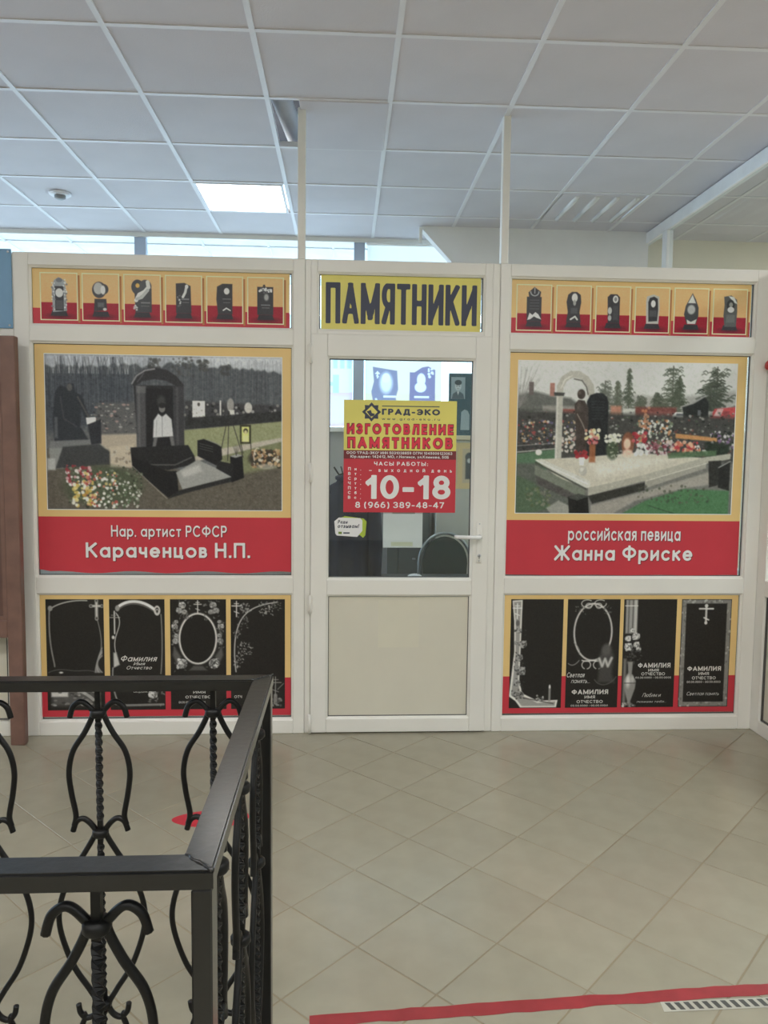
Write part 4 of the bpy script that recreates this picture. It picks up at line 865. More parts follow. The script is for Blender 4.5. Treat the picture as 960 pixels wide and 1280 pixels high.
def d2():   # oval in a garland of roses
    c = black(); c.ring(36, 52, 24, 33, 2.4, G1_); c.ring(36, 52, 25.5, 34.5, 1, G3_); cross(c, 36, 2, 16, G1_, 1.3)
    for sx in (-1, 1):
        X = lambda v: 36 + sx * v
        for p in ((20, 8, 4.5), (24, 15, 4), (17, 17, 3.4), (30, 36, 4), (29, 55, 4), (28, 48, 3), (28, 30, 2.6)): rose(c, X(p[0]), p[1], p[2], lerp(G1_, G2_, RNG.random()))
        for a in ((8, 2, 26, 26), (26, 28, 33, 66)): leaves(c, 30, min(X(a[0]), X(a[2])), a[1], max(X(a[0]), X(a[2])), a[3], G2_, 1.8)
        c.poly([(X(31), 62), (X(22), 76), (X(28), 84), (X(33), 74)], G3_, .9, 1.5); rose(c, X(21), 85, 7)
        leaves(c, 10, min(X(12), X(30)), 80, max(X(12), X(30)), 94, G3_, 2)
    c.poly([(30, 88), (42, 88), (48, 94), (24, 94)], G3_, .8, 1)
    return c
def d3():   # birch branch with cross and candle
    c = black(); c.line(bez([(7, 96), (2, 60), (6, 30), (14, 14), (34, 8), (62, 4)]), 1.5, G1_, .9); cross(c, 8, 3, 20, G1_, 1.5)
    for a in ((12, 6, 26, 17, 40), (38, 5, 58, 20, 46), (55, 3, 70, 14, 20), (10, 24, 24, 38, 22), (4, 40, 14, 52, 22), (10, 58, 28, 74, 40), (5, 74, 16, 90, 30)): leaves(c, a[4], *a[:4], G1_ if a[4] > 25 else G2_, 1.5)
    cross(c, 60, 103, 26, G2_, 1.2); c.line([(60, 128), (60, 138)], 5, G2_, .8); c.line([(63, 120), (71, 112)], .9, G2_); c.dots(20, 54, 132, 68, 142, .8, 1.8, [G2_, G3_], .8)
    return c
def d4():   # pale trunk with roses and a plate
    c = black(); c.poly([(2, 2), (16, 1), (15, 60), (14, 110), (19, 126), (40, 136), (68, 135), (66, 145), (16, 145), (9, 136), (0, 130), (3, 100), (6, 70), (5, 30)], (206, 204, 198), 1, .6)
    c.poly([(4, 4), (14, 3), (13, 60), (12, 112), (17, 128), (40, 139), (65, 137), (64, 143), (18, 143), (11, 134), (3, 128), (6, 100), (8, 70), (7, 30)], (128, 126, 122), .8, .8); cross(c, 9, 6, 20, (236, 236, 232), 1.1); c.ell(10, 32, 2.6, 4, G3_)
    for p in ((12, 42, 3.6), (18, 60, 5.2), (9, 58, 3), (13, 78, 5), (16, 96, 6.2), (10, 92, 4), (11, 112, 4.6), (8, 126, 4.6), (16, 128, 5)): rose(c, *p, G2_)
    leaves(c, 46, 6, 38, 20, 132, (70, 68, 66), 1.7); c.line([(20, 132), (62, 140)], 1.4, (60, 58, 56), .8); c.dots(20, 38, 128, 48, 136, .8, 1.8, [G1_, G3_], .8); c.rect(55, 118, 58, 137, G2_, .9, .6); c.ell(56.5, 117, 1.2, 2.6, (230, 230, 226))
    return c
def d5():   # oval mirror frame with praying figure
    c = black(); c.ring(36, 44, 26, 38, 3.2, G3_); c.ring(36, 44, 26, 38, 1.8, G1_, .9)
    for sx in (-1, 1):
        c.ring(36 + sx * 9, 6, 8, 5, 1.3, G1_, .9, 0, 5.4); c.ring(36 + sx * 7, 9, 4, 3.4, 1.1, G1_, .9); c.ring(36 + sx * 8, 88, 6, 5.5, 1.4, G1_, .9, 2.0, 7.6); c.line(bez([(36, 82), (36 + sx * 8, 84), (36 + sx * 14, 82)]), 1.6, G1_); leaves(c, 14, 36 + sx * 18 - 6, 8, 36 + sx * 18 + 6, 20, G2_, 1.4)
    c.line(bez([(3, 86), (10, 92), (18, 82)]), 1.1, G2_); c.line(bez([(10, 58), (20, 66), (18, 74)]), .9, G2_)
    c.poly([(50, 66), (56, 60), (62, 64), (66, 76), (64, 100), (68, 112), (44, 112), (46, 92), (44, 80)], (66, 64, 62), .95, 2.5); c.ell(55, 68, 6, 8, (84, 82, 80), .9, 2); c.line([(46, 80), (50, 90), (54, 80), (58, 90), (63, 79)], 3.4, (190, 188, 184), .9, 1.2); c.line(bez([(40, 108), (50, 122), (66, 112), (70, 104)]), 1.2, G3_, .8)
    return c
def d6():   # pillar, vase and roses
    c = black(); c.rect(3, 1, 19, 46, (150, 148, 144), 1, 1); c.rect(6, 1, 8, 46, (84, 82, 80), .8, .8); c.rect(12, 1, 13.5, 46, (74, 72, 70), .9, .6); c.line([(2, 9), (19, 9)], 1.1, (216, 214, 210)); c.rect(15, 1, 18, 46, (190, 188, 184), .7, 1); c.rect(2, 80, 6, 144, (130, 128, 124), .8, 1.5)
    for p in ((18, 50, 5.4), (7, 53, 4.2), (8, 64, 5.6), (19, 61, 4.2), (22, 67, 3.4), (13, 42, 3)): rose(c, *p)
    leaves(c, 40, 5, 66, 24, 90, G3_, 2); c.poly([(8, 84), (15, 84), (14, 100), (20, 110), (19, 120), (13, 138), (16, 143), (6, 143), (9, 138), (4, 120), (3, 110), (9, 100)], (132, 130, 126), 1, .8); c.ell(9, 110, 3, 8, (216, 214, 210), .8, 1.5); c.ell(15, 108, 2.4, 5, (200, 198, 194), .6, 1.2); c.line([(4, 113), (19, 113)], .9, (60, 58, 56)); c.dots(20, 1, 140, 20, 146, .8, 1.8, [G1_, G3_], .8)
    return c
def d7():   # stone border with cross
    c = black(); c.rect(1, 1, 72, 145, (122, 120, 116), 1, .6); c.dots(420, 1, 1, 72, 145, .7, 1.9, [(84, 82, 80), (160, 158, 154), (100, 98, 94), (186, 184, 180)], .6); c.rect(7, 6, 66, 139, (34, 32, 30), 1, .6); c.noise(2, 1)
    c.line([(36, 9), (36, 32)], 3.4, G2_); c.line([(26, 13), (46, 13)], 2.2, G1_); c.line([(36, 8), (36, 32)], 1.2, G1_); c.ell(36, 9, 2.6, 2.4, G1_); c.line([(33, 25), (40, 28)], 2, G1_); c.ell(36, 32, 2.2, 2.2, G1_)
    return c
def design_poster(x0, x1, z0, z1, label, designs, us, vv, texts, YP=0.020):
    root = empty('engraving_poster', ((x0 + x1) / 2, YP, z0)); tag(root, label, 'poster')
    W, H = x1 - x0, z1 - z0
    backing(root, x0, x1, z0, z1, z1 - .685 * H, YP)
    for k, (fn, (u0, u1)) in enumerate(zip(designs, us)):
        a, b, zt, zb = x0 + u0 * W, x0 + u1 * W, z1 - vv[0] * H, z1 - vv[1] * H
        p = box('design_panel', a, b, YP - .0008, YP, zb, zt, BLACKINK, root, 0)
        cv = fn(); cv.noise(2.5, 1); cv.blur(1); cv.mesh(a, b, zb, zt, YP - .0012, p, 'engraving_print', PRINT)
        for body, tx0, tx1, ty0, ty1, bold, shear in texts[k]:
            lettering(body, a + (b - a) * tx0, a + (b - a) * tx1, zt - (zt - zb) * ty1, zt - (zt - zb) * ty0, YP - .0016, mat('engraved_grey', (186, 184, 180), .5), p, bold, 1.0, shear)
US = ((.022, .250), (.272, .492), (.514, .738), (.757, .976))
DATE = '00.00.0000 - 00.00.0000'
design_poster(L0 + .010, L1 - .012, B1 + .022, B0 - .010, 'lower poster left of the door with four black engraving designs behind the railing', (d0, d1, d2, d3), US, (.035, .945), (
    [], [('Фамилия', .20, .86, .505, .560, .07, .35), ('Имя', .42, .64, .565, .595, .07, .35), ('Отчество', .30, .76, .60, .632, .07, .35), ('помним,', .28, .48, .79, .815, .05, .35), ('скорбим...', .42, .70, .82, .85, .05, .35)],
    [('ФАМИЛИЯ', .12, .88, .775, .815, .085, 0), ('ИМЯ', .40, .62, .83, .855, .085, 0), ('ОТЧЕСТВО', .26, .72, .875, .90, .085, 0), (DATE, .14, .62, .925, .945, .07, 0)],
    [('ФАМ', .02, .26, .775, .815, .085, 0), ('ОТЧ', .06, .20, .875, .90, .085, 0)]))
US = ((.028, .250), (.268, .492), (.508, .735), (.756, .972))
design_poster(R0 + .010, R1 - .014, B1 + .020, B0 - .010, 'lower poster right of the door with four black engraving designs', (d4, d5, d6, d7), US, (.035, .955), (
    [], [('Светлая', .02, .36, .672, .718, .07, .35), ('память...', .10, .46, .742, .772, .055, .35), ('ФАМИЛИЯ', .12, .82, .832, .876, .10, 0), ('ИМЯ', .37, .57, .888, .915, .085, 0), ('ОТЧЕСТВО', .22, .72, .93, .958, .085, 0), (DATE, .11, .82, .972, .990, .07, 0)],
    [('ФАМИЛИЯ', .30, .92, .588, .632, .10, 0), ('ИМЯ', .50, .70, .642, .668, .085, 0), ('ОТЧЕСТВО', .37, .82, .675, .703, .085, 0), (DATE, .26, .94, .715, .733, .07, 0), ('Любим и', .40, .76, .868, .905, .05, .35), ('помним тебя...', .30, .86, .938, .958, .05, .35)],
    [('ФАМИЛИЯ', .16, .84, .622, .664, .10, 0), ('ИМЯ', .39, .60, .676, .703, .085, 0), ('ОТЧЕСТВО', .26, .74, .716, .744, .085, 0), (DATE, .16, .84, .757, .777, .07, 0), ('Светлая память', .17, .82, .860, .893, .05, .35)]))

# ---------------- opening hours sign on the door glass
hx0, hx1, hz0, hz1, hy = .011, .602, 1.184, 1.770, .0185
hs = empty('hours_sign', ((hx0 + hx1) / 2, hy, hz0)); tag(hs, 'square yellow and red opening hours sign on the door glass', 'sign')
def HX(u): return hx0 + u * (hx1 - hx0)
def HZ(v): return hz1 - v * (hz1 - hz0)
box('yellow_sheet', hx0, hx1, hy, hy + .003, HZ(.445), hz1, YEL, hs, 0)
box('dark_band', hx0, hx1, hy, hy + .003, HZ(.522), HZ(.445), DRED, hs, 0)
box('red_sheet', hx0, hx1, hy, hy + .003, hz0, HZ(.522), RED, hs, 0)
def ht(body, u0, u1, v0, v1, m, bold=.02, sp=1.0, name='lettering', dy=.0006): lettering(body, HX(u0), HX(u1), HZ(v1), HZ(v0), hy - dy, m, hs, bold, sp, 0, name)
ht('ГРАД-ЭКО', .335, .85, .075, .135, DARKINK, .12); ht('www.grad-eko.ru', .335, .85, .155, .180, DARKINK, .07, 1.35)
box('thin_line', HX(.335), HX(.845), hy - .0006, hy, HZ(.056), HZ(.048), DARKINK, hs, 0)
emb = prism('emblem', [(HX(.243) + r * math.cos(a), HZ(.105) + r * math.sin(a)) for k in range(16) for r, a in [((.050 if k % 2 == 0 else .037), k * math.pi / 8 + math.pi / 2)]], hy - .0007, hy, DARKINK, hs)
prism('emblem_diamond', [(HX(.243), HZ(.105) + .032), (HX(.243) + .032, HZ(.105)), (HX(.243), HZ(.105) - .032), (HX(.243) - .032, HZ(.105))], hy - .0011, hy - .0008, YEL, emb)
prism('emblem_leaf', [(HX(.243) - .026, HZ(.105) + .002), (HX(.243) - .004, HZ(.105) + .010), (HX(.243) + .006, HZ(.105) - .018), (HX(.243) - .004, HZ(.105) - .026)], hy - .0014, hy - .0012, DARKINK, emb)
prism('emblem_leaf', [(HX(.243) + .002, HZ(.105) - .006), (HX(.243) + .018, HZ(.105) - .010), (HX(.243) + .012, HZ(.105) - .020), (HX(.243) + .004, HZ(.105) - .024)], hy - .0014, hy - .0012, DARKINK, emb)
BRICK = mat('crimson_ink', (196, 44, 66), .45)
for body, u0, u1, v0, v1 in (('ИЗГОТОВЛЕНИЕ', .025, .975, .205, .305), ('ПАМЯТНИКОВ', .030, .97, .325, .430)):
    ht(body, u0, u1, v0, v1, DRED, .155, 1.02, 'letter_outline', .0005); ht(body, u0 + .006, u1 - .006, v0 + .006, v1 - .006, BRICK, .115, 1.075, 'lettering', .0009)
ht('ООО "ГРАД-ЭКО" ИНН 5031038859 ОГРН 1045006123063', .025, .965, .455, .482, CREAM, .085); ht('Юр.адрес: 142412, МО, г.Ногинск, ул.Климова, 50Б', .06, .935, .488, .518, CREAM, .085)
ht('ЧАСЫ РАБОТЫ:', .27, .75, .545, .580, CREAM, .095, 1.12)
ht('выходной день', .31, .965, .605, .640, CREAM, .085, 1.75); ht('-', .225, .25, .622, .628, CREAM, .10)
for k, d in enumerate(('Пн.', 'Вт.', 'Ср.', 'Чт.', 'Пт.', 'Сб.', 'Вс.')):
    ht(d, .04, .155, .597 + .0425 * k, .625 + .0425 * k + (.006 if d == 'Ср.' else 0), CREAM, .10, 1.9)
letters('10-18', HX(.195), HX(.955), HZ(.880), HZ(.665), hy - .0006, CREAM, hs, .10, 'numeral', gap=.09); ht('8 (966) 389-48-47', .105, .90, .905, .968, CREAM, .085)
# ---------------- other papers on the door
pp = empty('notice_sheet', (.326, .031, .998)); tag(pp, 'white paper sheet taped inside the door glass below the sign', 'paper')
box('sheet', .222, .431, .030, .031, .996, 1.20, mat('thin_paper', (226, 228, 216), .6), pp, 0)
box('tape_strip', .265, .38, .0295, .0300, 1.004, 1.026, mat('beige_tape', (190, 190, 168), .5), pp, 0)
box('heading_line', .27, .39, .0295, .0300, 1.176, 1.184, mat('grey_ink', (150, 152, 146), .5), pp, 0)
st = empty('review_sticker', (.04, .0235, 1.05)); tag(st, 'white and green review sticker at lower left of the door glass', 'sticker')
prism('green_back', [(-.012, 1.15), (.02, 1.163), (.118, 1.150), (.134, 1.135), (.128, 1.062), (.116, 1.048), (.10, 1.062), (.0, 1.07)], .0225, .0235, mat('lime_green', (150, 168, 58), .5), st)
prism('white_front', [(-.036, 1.135), (-.012, 1.155), (.10, 1.152), (.112, 1.14), (.112, 1.085), (.085, 1.053), (-.022, 1.060), (-.030, 1.070)], .0215, .0224, WHITE, st)
lettering('Рады', -.018, .035, 1.122, 1.142, .0210, DARKINK, st, .10, 1, .2); lettering('отзывам!', -.018, .096, 1.100, 1.121, .0210, DARKINK, st, .10, 1, .2)
box('mark', -.014, .004, .0208, .0214, 1.068, 1.080, mat('sticker_green', (100, 120, 50), .5), st, 0); box('mark', .012, .045, .0208, .0214, 1.070, 1.077, DARKINK, st, 0)
ql = box('blank_sticker', .200, .418, .0090, .0099, .462, .716, mat('clear_white_film', (190, 186, 170), .4, var=.02), None, 0)
tag(ql, 'blank pale sticker on the lower panel of the door', 'sticker')

# ================================================================== LEFT EDGE
bs = empty('blue_sign', (-1.95, -.004, 2.10)); tag(bs, 'blue plastic sign panel at the top left edge beside the shop front', 'sign')
box('sheet', -2.30, -1.6455, -.010, -.001, 2.098, 2.486, mat('blue_acrylic', (98, 136, 166), .3, var=.1, scale=3), bs, .002)
box('left_field', -2.28, -1.72, -.0115, -.010, 2.115, 2.47, mat('light_blue_print', (104, 150, 176), .35, var=.06), bs, 0)
for x, z in ((-1.66, 2.112), (-1.66, 2.472), (-2.285, 2.112), (-2.285, 2.472)): lathe('screw', [(.006, -.010), (.005, -.013)], CHROME, bs, 10, 'Y', (x, 0, z))
bb = empty('notice_board', (-2.0, -.10, 0)); tag(bb, 'brown wooden display board standing on legs at the left edge', 'board')
for a in ((-1.662, -1.590), (-2.41, -2.338)): box('leg', a[0], a[1], -.13, -.085, 0, 2.045, BROWN, bb, .004)
box('top_rail', -2.338, -1.662, -.13, -.085, 1.975, 2.045, BROWN, bb, .004); box('bottom_rail', -2.338, -1.662, -.13, -.085, .553, .640, BROWN, bb, .004)
box('panel', -2.338, -1.662, -.106, -.092, .640, 1.975, mat('dark_brown_panel', (92, 68, 62), .4, var=.12, scale=9), bb, 0)
ring_frame('moulding', -2.338, -1.662, .640, 1.975, -.120, -.106, .022, BROWN, bb)

# ================================================================== FLOOR MARKS
def wob(a, b, wd, n, amp):
    (ax, ay), (bx, by) = a, b; L = math.hypot(bx - ax, by - ay); nx, ny = -(by - ay) / L, (bx - ax) / L; up, lo = [], []
    for k in range(n + 1):
        t = k / n; x, y = ax + (bx - ax) * t, ay + (by - ay) * t
        up.append((x + nx * (wd / 2 + RNG.normal(0, amp)), y + ny * (wd / 2 + RNG.normal(0, amp)))); lo.append((x - nx * (wd / 2 + RNG.normal(0, amp)), y - ny * (wd / 2 + RNG.normal(0, amp))))
    return lo + up[::-1]
tp = flat('floor_tape', wob((-.075, -2.073), (1.75, -1.972), .044, 40, .0016), .0006, .0006, REDTAPE)
tag(tp, 'red adhesive tape line stuck across the floor tiles', 'tape')
ds = empty('floor_strip', (1.3, -2.06, 0)); tag(ds, 'narrow floor strip with slanted black and silver dashes below the red tape', 'strip')
flat('strip_base', [(.88, -2.079), (1.8, -2.064), (1.8, -2.026), (.885, -2.041)], .0006, .0004, mat('silver_strip', (158, 156, 145), .3), ds)
for k in range(34):
    x = .895 + k * .0262; y = -2.060 + (x - .88) * .0163
    flat('dash', [(x, y + .014), (x + .015, y + .014), (x + .022, y - .013), (x + .008, y - .013)], .0011, .0003, mat('black_dash', (66, 66, 64), .4), ds)
ov = empty('floor_sticker', (-.55, -.94, 0)); tag(ov, 'red oval floor sticker partly hidden behind the black handrail', 'sticker')
pts = [(-.535 + .165 * math.cos(a) * (1 if math.cos(a) > 0 else .88) + .012 * math.sin(a), -.938 + .075 * math.sin(a) * (1 + .25 * math.cos(a))) for a in [k * math.pi / 18 for k in range(36)]]
flat('disc', pts, .0006, .0005, RED, ov)
me = text_mesh('ZF', .09); v = np.empty(len(me.vertices) * 3); me.vertices.foreach_get('co', v); v = v.reshape(-1, 3); v[:, :2] *= .055; v[:, 2] = .0014
me.vertices.foreach_set('co', v.ravel()); link('lettering', me, CREAM, ov, (-.012, .0, 0))

# ================================================================== WROUGHT IRON RAILING
rl = empty('stair_railing', (-.7, -2.7, 0)); tag(rl, 'black wrought iron railing with scrolled balusters in the left foreground', 'railing')
RXO, RYN, RYF, RH, RW, RT, RXL = -.150, -3.098, -2.290, 1.0, .042, .025, -1.45
def handrail(pts):
    """flat tube whose corners are given as the four outline points of its top"""
    o = org(rl); bm = bmesh.new()
    a = [bm.verts.new(Vector((x, y, RH - RT)) - o) for x, y in pts]; b = [bm.verts.new(Vector((x, y, RH)) - o) for x, y in pts]
    bm.faces.new(a[::-1]); bm.faces.new(b)
    for i in range(4): bm.faces.new([a[i], a[(i + 1) % 4], b[(i + 1) % 4], b[i]])
    bm.verts.index_update()
    long = [e for e in bm.edges if {v.index for v in e.verts} in ({0, 1}, {2, 3}, {4, 5}, {6, 7})]
    bmesh.ops.bevel(bm, geom=long, offset=.003, segments=2, affect='EDGES')
    return link('handrail', bm_mesh(bm), IRON, rl)
handrail([(RXL, RYN), (RXO, RYN), (RXO - RW, RYN + RW), (RXL, RYN + RW)])
handrail([(RXO, RYN), (RXO, RYF), (RXO - RW, RYF - RW), (RXO - RW, RYN + RW)])
handrail([(RXO, RYF), (RXL, RYF), (RXL, RYF - RW), (RXO - RW, RYF - RW)])
for y0, y1 in ((RYN, RYN + RW), (RYF, RYF - RW)):      # rough weld beads on the mitred corners
    tube('weld_bead', [(RXO - RW * t + random.uniform(-.0015, .0015), y0 + (y1 - y0) * t + random.uniform(-.0015, .0015), RH - .0002) for t in np.linspace(.03, .97, 14)], [random.uniform(.0016, .0032) for _ in range(14)], IRON, rl, 8)
for x, y in ((RXO - .027, RYN + .001), (RXO - .027, RYF - RW + .001), (RXL + .002, RYN + .001), (RXL + .002, RYF - RW + .001)):
    p = box('post', x, x + .025, y, y + .040, .006, RH - RT, IRON, rl, .002)
    box('foot_plate', x - .022, x + .047, y - .015, y + .055, 0, .006, IRON, p, .001)
for a in ((RXL + .027, RXO - .027, RYN + .012, RYN + .030), (RXL + .027, RXO - .027, RYF - .030, RYF - .012)): box('bottom_rail', a[0], a[1], a[2], a[3], .085, .105, IRON2, rl, .002)
box('bottom_rail', RXO - .030, RXO - .012, RYN + .041, RYF - .042, .085, .105, IRON2, rl, .002)
# baluster parts: local frame, z = 0 at the underside of the handrail
def twisted_bar():
    bm = bmesh.new(); N = 150; L = .872; rings = []; ang = 0
    for k in range(N + 1):
        z = -L * k / N; tw = 1 if (.07 < -z < .30 or .35 < -z < .70 or .75 < -z < .84) else 0
        ang += tw * (L / N) * 2 * math.pi / .075
        rings.append([bm.verts.new((.0082 * math.cos(ang + math.pi / 4 + q * math.pi / 2), .0082 * math.sin(ang + math.pi / 4 + q * math.pi / 2), z)) for q in range(4)])
    for i in range(N):
        for q in range(4): bm.faces.new([rings[i][q], rings[i][(q + 1) % 4], rings[i + 1][(q + 1) % 4], rings[i + 1][q]])
    me = bm_mesh(bm); me.materials.append(IRON2); return me
def crv(ctrl, n=8):           # Catmull-Rom through the control points
    P = [np.array(ctrl[0])] + [np.array(c) for c in ctrl] + [np.array(ctrl[-1])]; out = []
    for i in range(1, len(P) - 2):
        for k in range(n):
            t = k / n; a, b, c, d = P[i - 1], P[i], P[i + 1], P[i + 2]
            out.append(.5 * (2 * b + (c - a) * t + (2 * a - 5 * b + 4 * c - d) * t * t + (3 * b - a - 3 * c + d) * t ** 3))
    return out + [P[-2]]
def scroll(ctrl, s):
    bm = bmesh.new(); pts = [(s * x, 0.0, z) for x, z in crv(ctrl)]; n = len(pts)
    tube_bm(bm, pts, [.0064] * n, 8); me = bm_mesh(bm, True); me.materials.append(IRON2); return me
SC1 = [(.062, -.062), (.054, -.040), (.036, -.030), (.018, -.042), (.012, -.056), (.030, -.092), (.056, -.130), (.066, -.172), (.062, -.215), (.053, -.262), (.057, -.284)]
SC2 = [(.060, -.296), (.052, -.276), (.036, -.270), (.018, -.284), (.012, -.302), (.034, -.340), (.070, -.395), (.092, -.455), (.092, -.510), (.066, -.585), (.030, -.640), (.012, -.672), (.020, -.694), (.038, -.702), (.052, -.690), (.056, -.672)]
SC1 = [(x, -.053 + (z + .053) * 1.105) for x, z in SC1]
SC2 = [(x, -.326 + (z + .300) * 1.083) for x, z in SC2]
SC3 = [(x * .8, -.862 - (z + .030) * .40) for x, z in SC1]
SCR = [scroll(c, s) for c in (SC1, SC2, SC3) for s in (-1, 1)]
def ring_mesh():
    bm = bmesh.new(); lathe_bm(bm, [(.014, .009), (.018, .005), (.018, -.005), (.014, -.009)], 12); me = bm_mesh(bm, True); me.materials.append(IRON2); return me
BAR, COLLAR = twisted_bar(), ring_mesh()
def baluster(x, y, rz):
    o = org(rl); b = link('baluster', BAR, None, rl, (x - o.x, y - o.y, RH - RT), (0, 0, rz))
    for me in SCR: link('scroll', me, None, b)
    for z in (-.053, -.326, -.729, -.852): link('collar', COLLAR, None, b, (0, 0, z))
for k in range(5):
    baluster(RXO - .027 - .117 - .25 * k, RYN + .021, 0); baluster(RXO - .027 - .104 - .25 * k, RYF - .021, 0)
for k in range(3): baluster(RXO - .021, RYN + .15 + .25 * k, math.pi / 2)

# ================================================================== INSIDE THE SHOP (seen through the door glass)
def window_poster(x0, x1, z0, z1, label, paint):
    r = empty('window_poster', ((x0 + x1) / 2, YBK + .012, z0)); tag(r, label, 'poster')
    paint().mesh(x0, x1, z0, z1, YBK + .014, r, 'backlit_print', PRINT_T); return r
def pa():
    c = Canvas(0, 0, 60, 90, 2, (252, 236, 204)); c.rect(-1, 62, 61, 91, (240, 178, 196), 1, .5); c.rect(2, 65, 58, 88, (244, 206, 216), .5, 2)
    B = (170, 190, 206)
    for x in (46, 51.5, 57): c.rect(x - 1.9, 18, x + 1.9, 43, B)
    c.rect(34, 48, 40, 63, B); c.rect(44, 48, 49, 63, B); c.rect(36, 54, 46, 57, B); c.rect(34, 69, 40, 85, (226, 224, 232)); c.rect(44, 69, 49, 85, (206, 206, 220)); c.rect(36, 75, 46, 78, (226, 224, 232))
    return c
def pb():
    c = Canvas(0, 0, 62, 78, 3, (252, 232, 194)); c.rect(-1, 51, 63, 79, (226, 200, 172), 1, .6)
    c.poly([(6, 30), (26, 33), (27, 48), (25, 54), (27, 74), (8, 74), (7, 60), (5, 50), (7, 42)], (120, 120, 142), 1, .5); c.ell(17, 43, 5, 8, (206, 212, 220), .9, 1.5); c.ell(17, 39, 3, 3.6, (226, 230, 234)); cross(c, 10, 34, 5, (230, 232, 236), .8); c.line([(9, 56), (12, 62), (14, 66)], 1.6, (226, 228, 234)); c.rect(15, 53, 25, 54.6, (220, 222, 228)); c.rect(16, 57, 24, 58.2, (214, 216, 222)); c.rect(14, 61, 26, 62.4, (214, 216, 222))
    c.poly([(36, 34), (40, 34), (46, 30), (51, 29), (57, 32), (57, 74), (36, 74)], (118, 112, 140), 1, .5); c.ell(45.5, 40, 3.4, 5, (230, 234, 238)); c.ell(45, 46, 4.6, 4, (220, 226, 232)); c.dots(10, 51, 30, 56, 40, .6, 1.2, [(210, 214, 222)], .9); c.rect(40, 53, 52, 54.6, (220, 222, 228)); c.rect(43, 57, 49, 58.2, (214, 216, 222)); c.rect(40, 61, 53, 62.2, (206, 208, 216)); c.rect(40, 64, 52, 65.2, (206, 208, 216))
    return c
wpa = window_poster(-.52, .085, 1.71, 2.60, 'backlit cream and pink poster with large letters on the rear window', pa)
window_poster(.19, .815, 1.71, 2.50, 'backlit cream poster with two dark headstones on the rear window', pb)
# display stand with a granite sample
cb = empty('display_stand', (.98, 2.05, 0)); tag(cb, 'pale display stand with orange picture front behind the door glass', 'stand')
box('body', .74, 1.24, 1.93, 2.20, .06, 1.60, mat('stand_grey', (178, 178, 170), .6), cb, .004); box('top', .72, 1.26, 1.91, 2.22, 1.60, 1.635, mat('stand_top', (205, 196, 170), .5), cb, .004); box('plinth', .76, 1.22, 1.95, 2.18, 0, .06, GASKET, cb, 0)
def pc():
    c = Canvas(0, 0, 46, 46, 2, (214, 186, 140))
    for x in (3, 18, 33): c.rect(x, 6, x + 11, 40, (188, 176, 152), .9, .6); c.rect(x + 2.5, 14, x + 8.5, 36, (82, 88, 90), 1, .6); c.ell(x + 5.5, 14, 3.2, 4, (82, 88, 90)); c.ell(x + 5.5, 18, 1.8, 2.4, (190, 192, 190))
    return c
pc().mesh(.76, 1.22, 1.22, 1.58, 1.9295, cb, 'picture_front', PRINT)
gs = empty('granite_sample', (.985, 2.02, 1.635)); tag(gs, 'dark polished granite sample with engraved portrait on the display stand', 'sample')
box('slab', .835, 1.13, 2.00, 2.03, 1.635, 2.12, mat('dark_teal_granite', (66, 92, 102), .15, var=.2, scale=80), gs, .004)
def pg():
    c = Canvas(0, 0, 22, 34, 4, (150, 166, 172)); c.ell(11, 14, 5, 7, (196, 202, 204)); c.ell(11, 8.5, 5.4, 4, (62, 74, 80)); c.poly([(1, 34), (3, 26), (9, 22), (13, 22), (19, 26), (21, 34)], (84, 98, 106), 1, .6); c.poly([(9, 22), (13, 22), (11, 28)], (206, 210, 210), 1, .5); c.ell(9, 14, .8, .5, (70, 80, 86)); c.ell(13, 14, .8, .5, (70, 80, 86)); c.line([(9.5, 18), (12.5, 18)], .6, (110, 116, 120)); c.blur(1); return c
pg().mesh(.852, .962, 1.92, 2.09, 1.9995, gs, 'portrait_print', PRINT)
prism('pale_silhouette', [(.93, 1.68), (1.0, 1.68), (1.0, 1.80), (.985, 1.83), (.96, 1.84), (.935, 1.82)], 1.9992, 2.0, mat('pale_grey_ink', (150, 166, 172), .5), gs)
# cabinets and desk
def cabinet(name, x0, x1, y0, y1, h, label, m, n):
    t = empty(name, ((x0 + x1) / 2, (y0 + y1) / 2, 0)); tag(t, label, 'cabinet'); box('body', x0, x1, y0 + .02, y1, 0, h - .02, m, t, .003); box('top', x0 - .01, x1 + .01, y0 - .005, y1, h - .02, h, m, t, .003); wd = (x1 - x0) / n
    for k in range(n):
        d = box('door', x0 + wd * k + .003, x0 + wd * (k + 1) - .003, y0, y0 + .018, .06, h - .03, m, t, .002); box('handle', x0 + wd * k + wd * .45, x0 + wd * k + wd * .55, y0 - .014, y0 - .002, h * .62, h * .62 + .012, CHROME, d, .002)
cabinet('tall_locker', .20, .33, 1.42, 1.72, 1.55, 'tall narrow grey locker behind the door glass', mat('locker_grey', (134, 136, 142), .5), 1)
cabinet('low_cabinet', -.05, .70, 1.98, 2.26, 1.06, 'long low dark grey cabinet under the rear window', mat('dark_grey_laminate', (88, 92, 92), .5), 3)
dk = empty('desk', (.62, 1.02, 0)); tag(dk, 'dark office desk behind the door glass', 'desk')
DK_M = mat('desk_dark', (70, 72, 72), .4)
box('desktop', .28, 1.05, .80, 1.25, .635, .66, DK_M, dk, .003); box('side_panel', .30, .325, .82, 1.23, 0, .635, DK_M, dk, .002); box('side_panel', 1.005, 1.03, .82, 1.23, 0, .635, DK_M, dk, .002); box('modesty_panel', .325, 1.005, 1.0, 1.02, .15, .635, DK_M, dk, .002)
ms = empty('computer_mouse', (.50, 1.12, .66)); tag(ms, 'small white computer mouse lying on the dark desk', 'mouse')
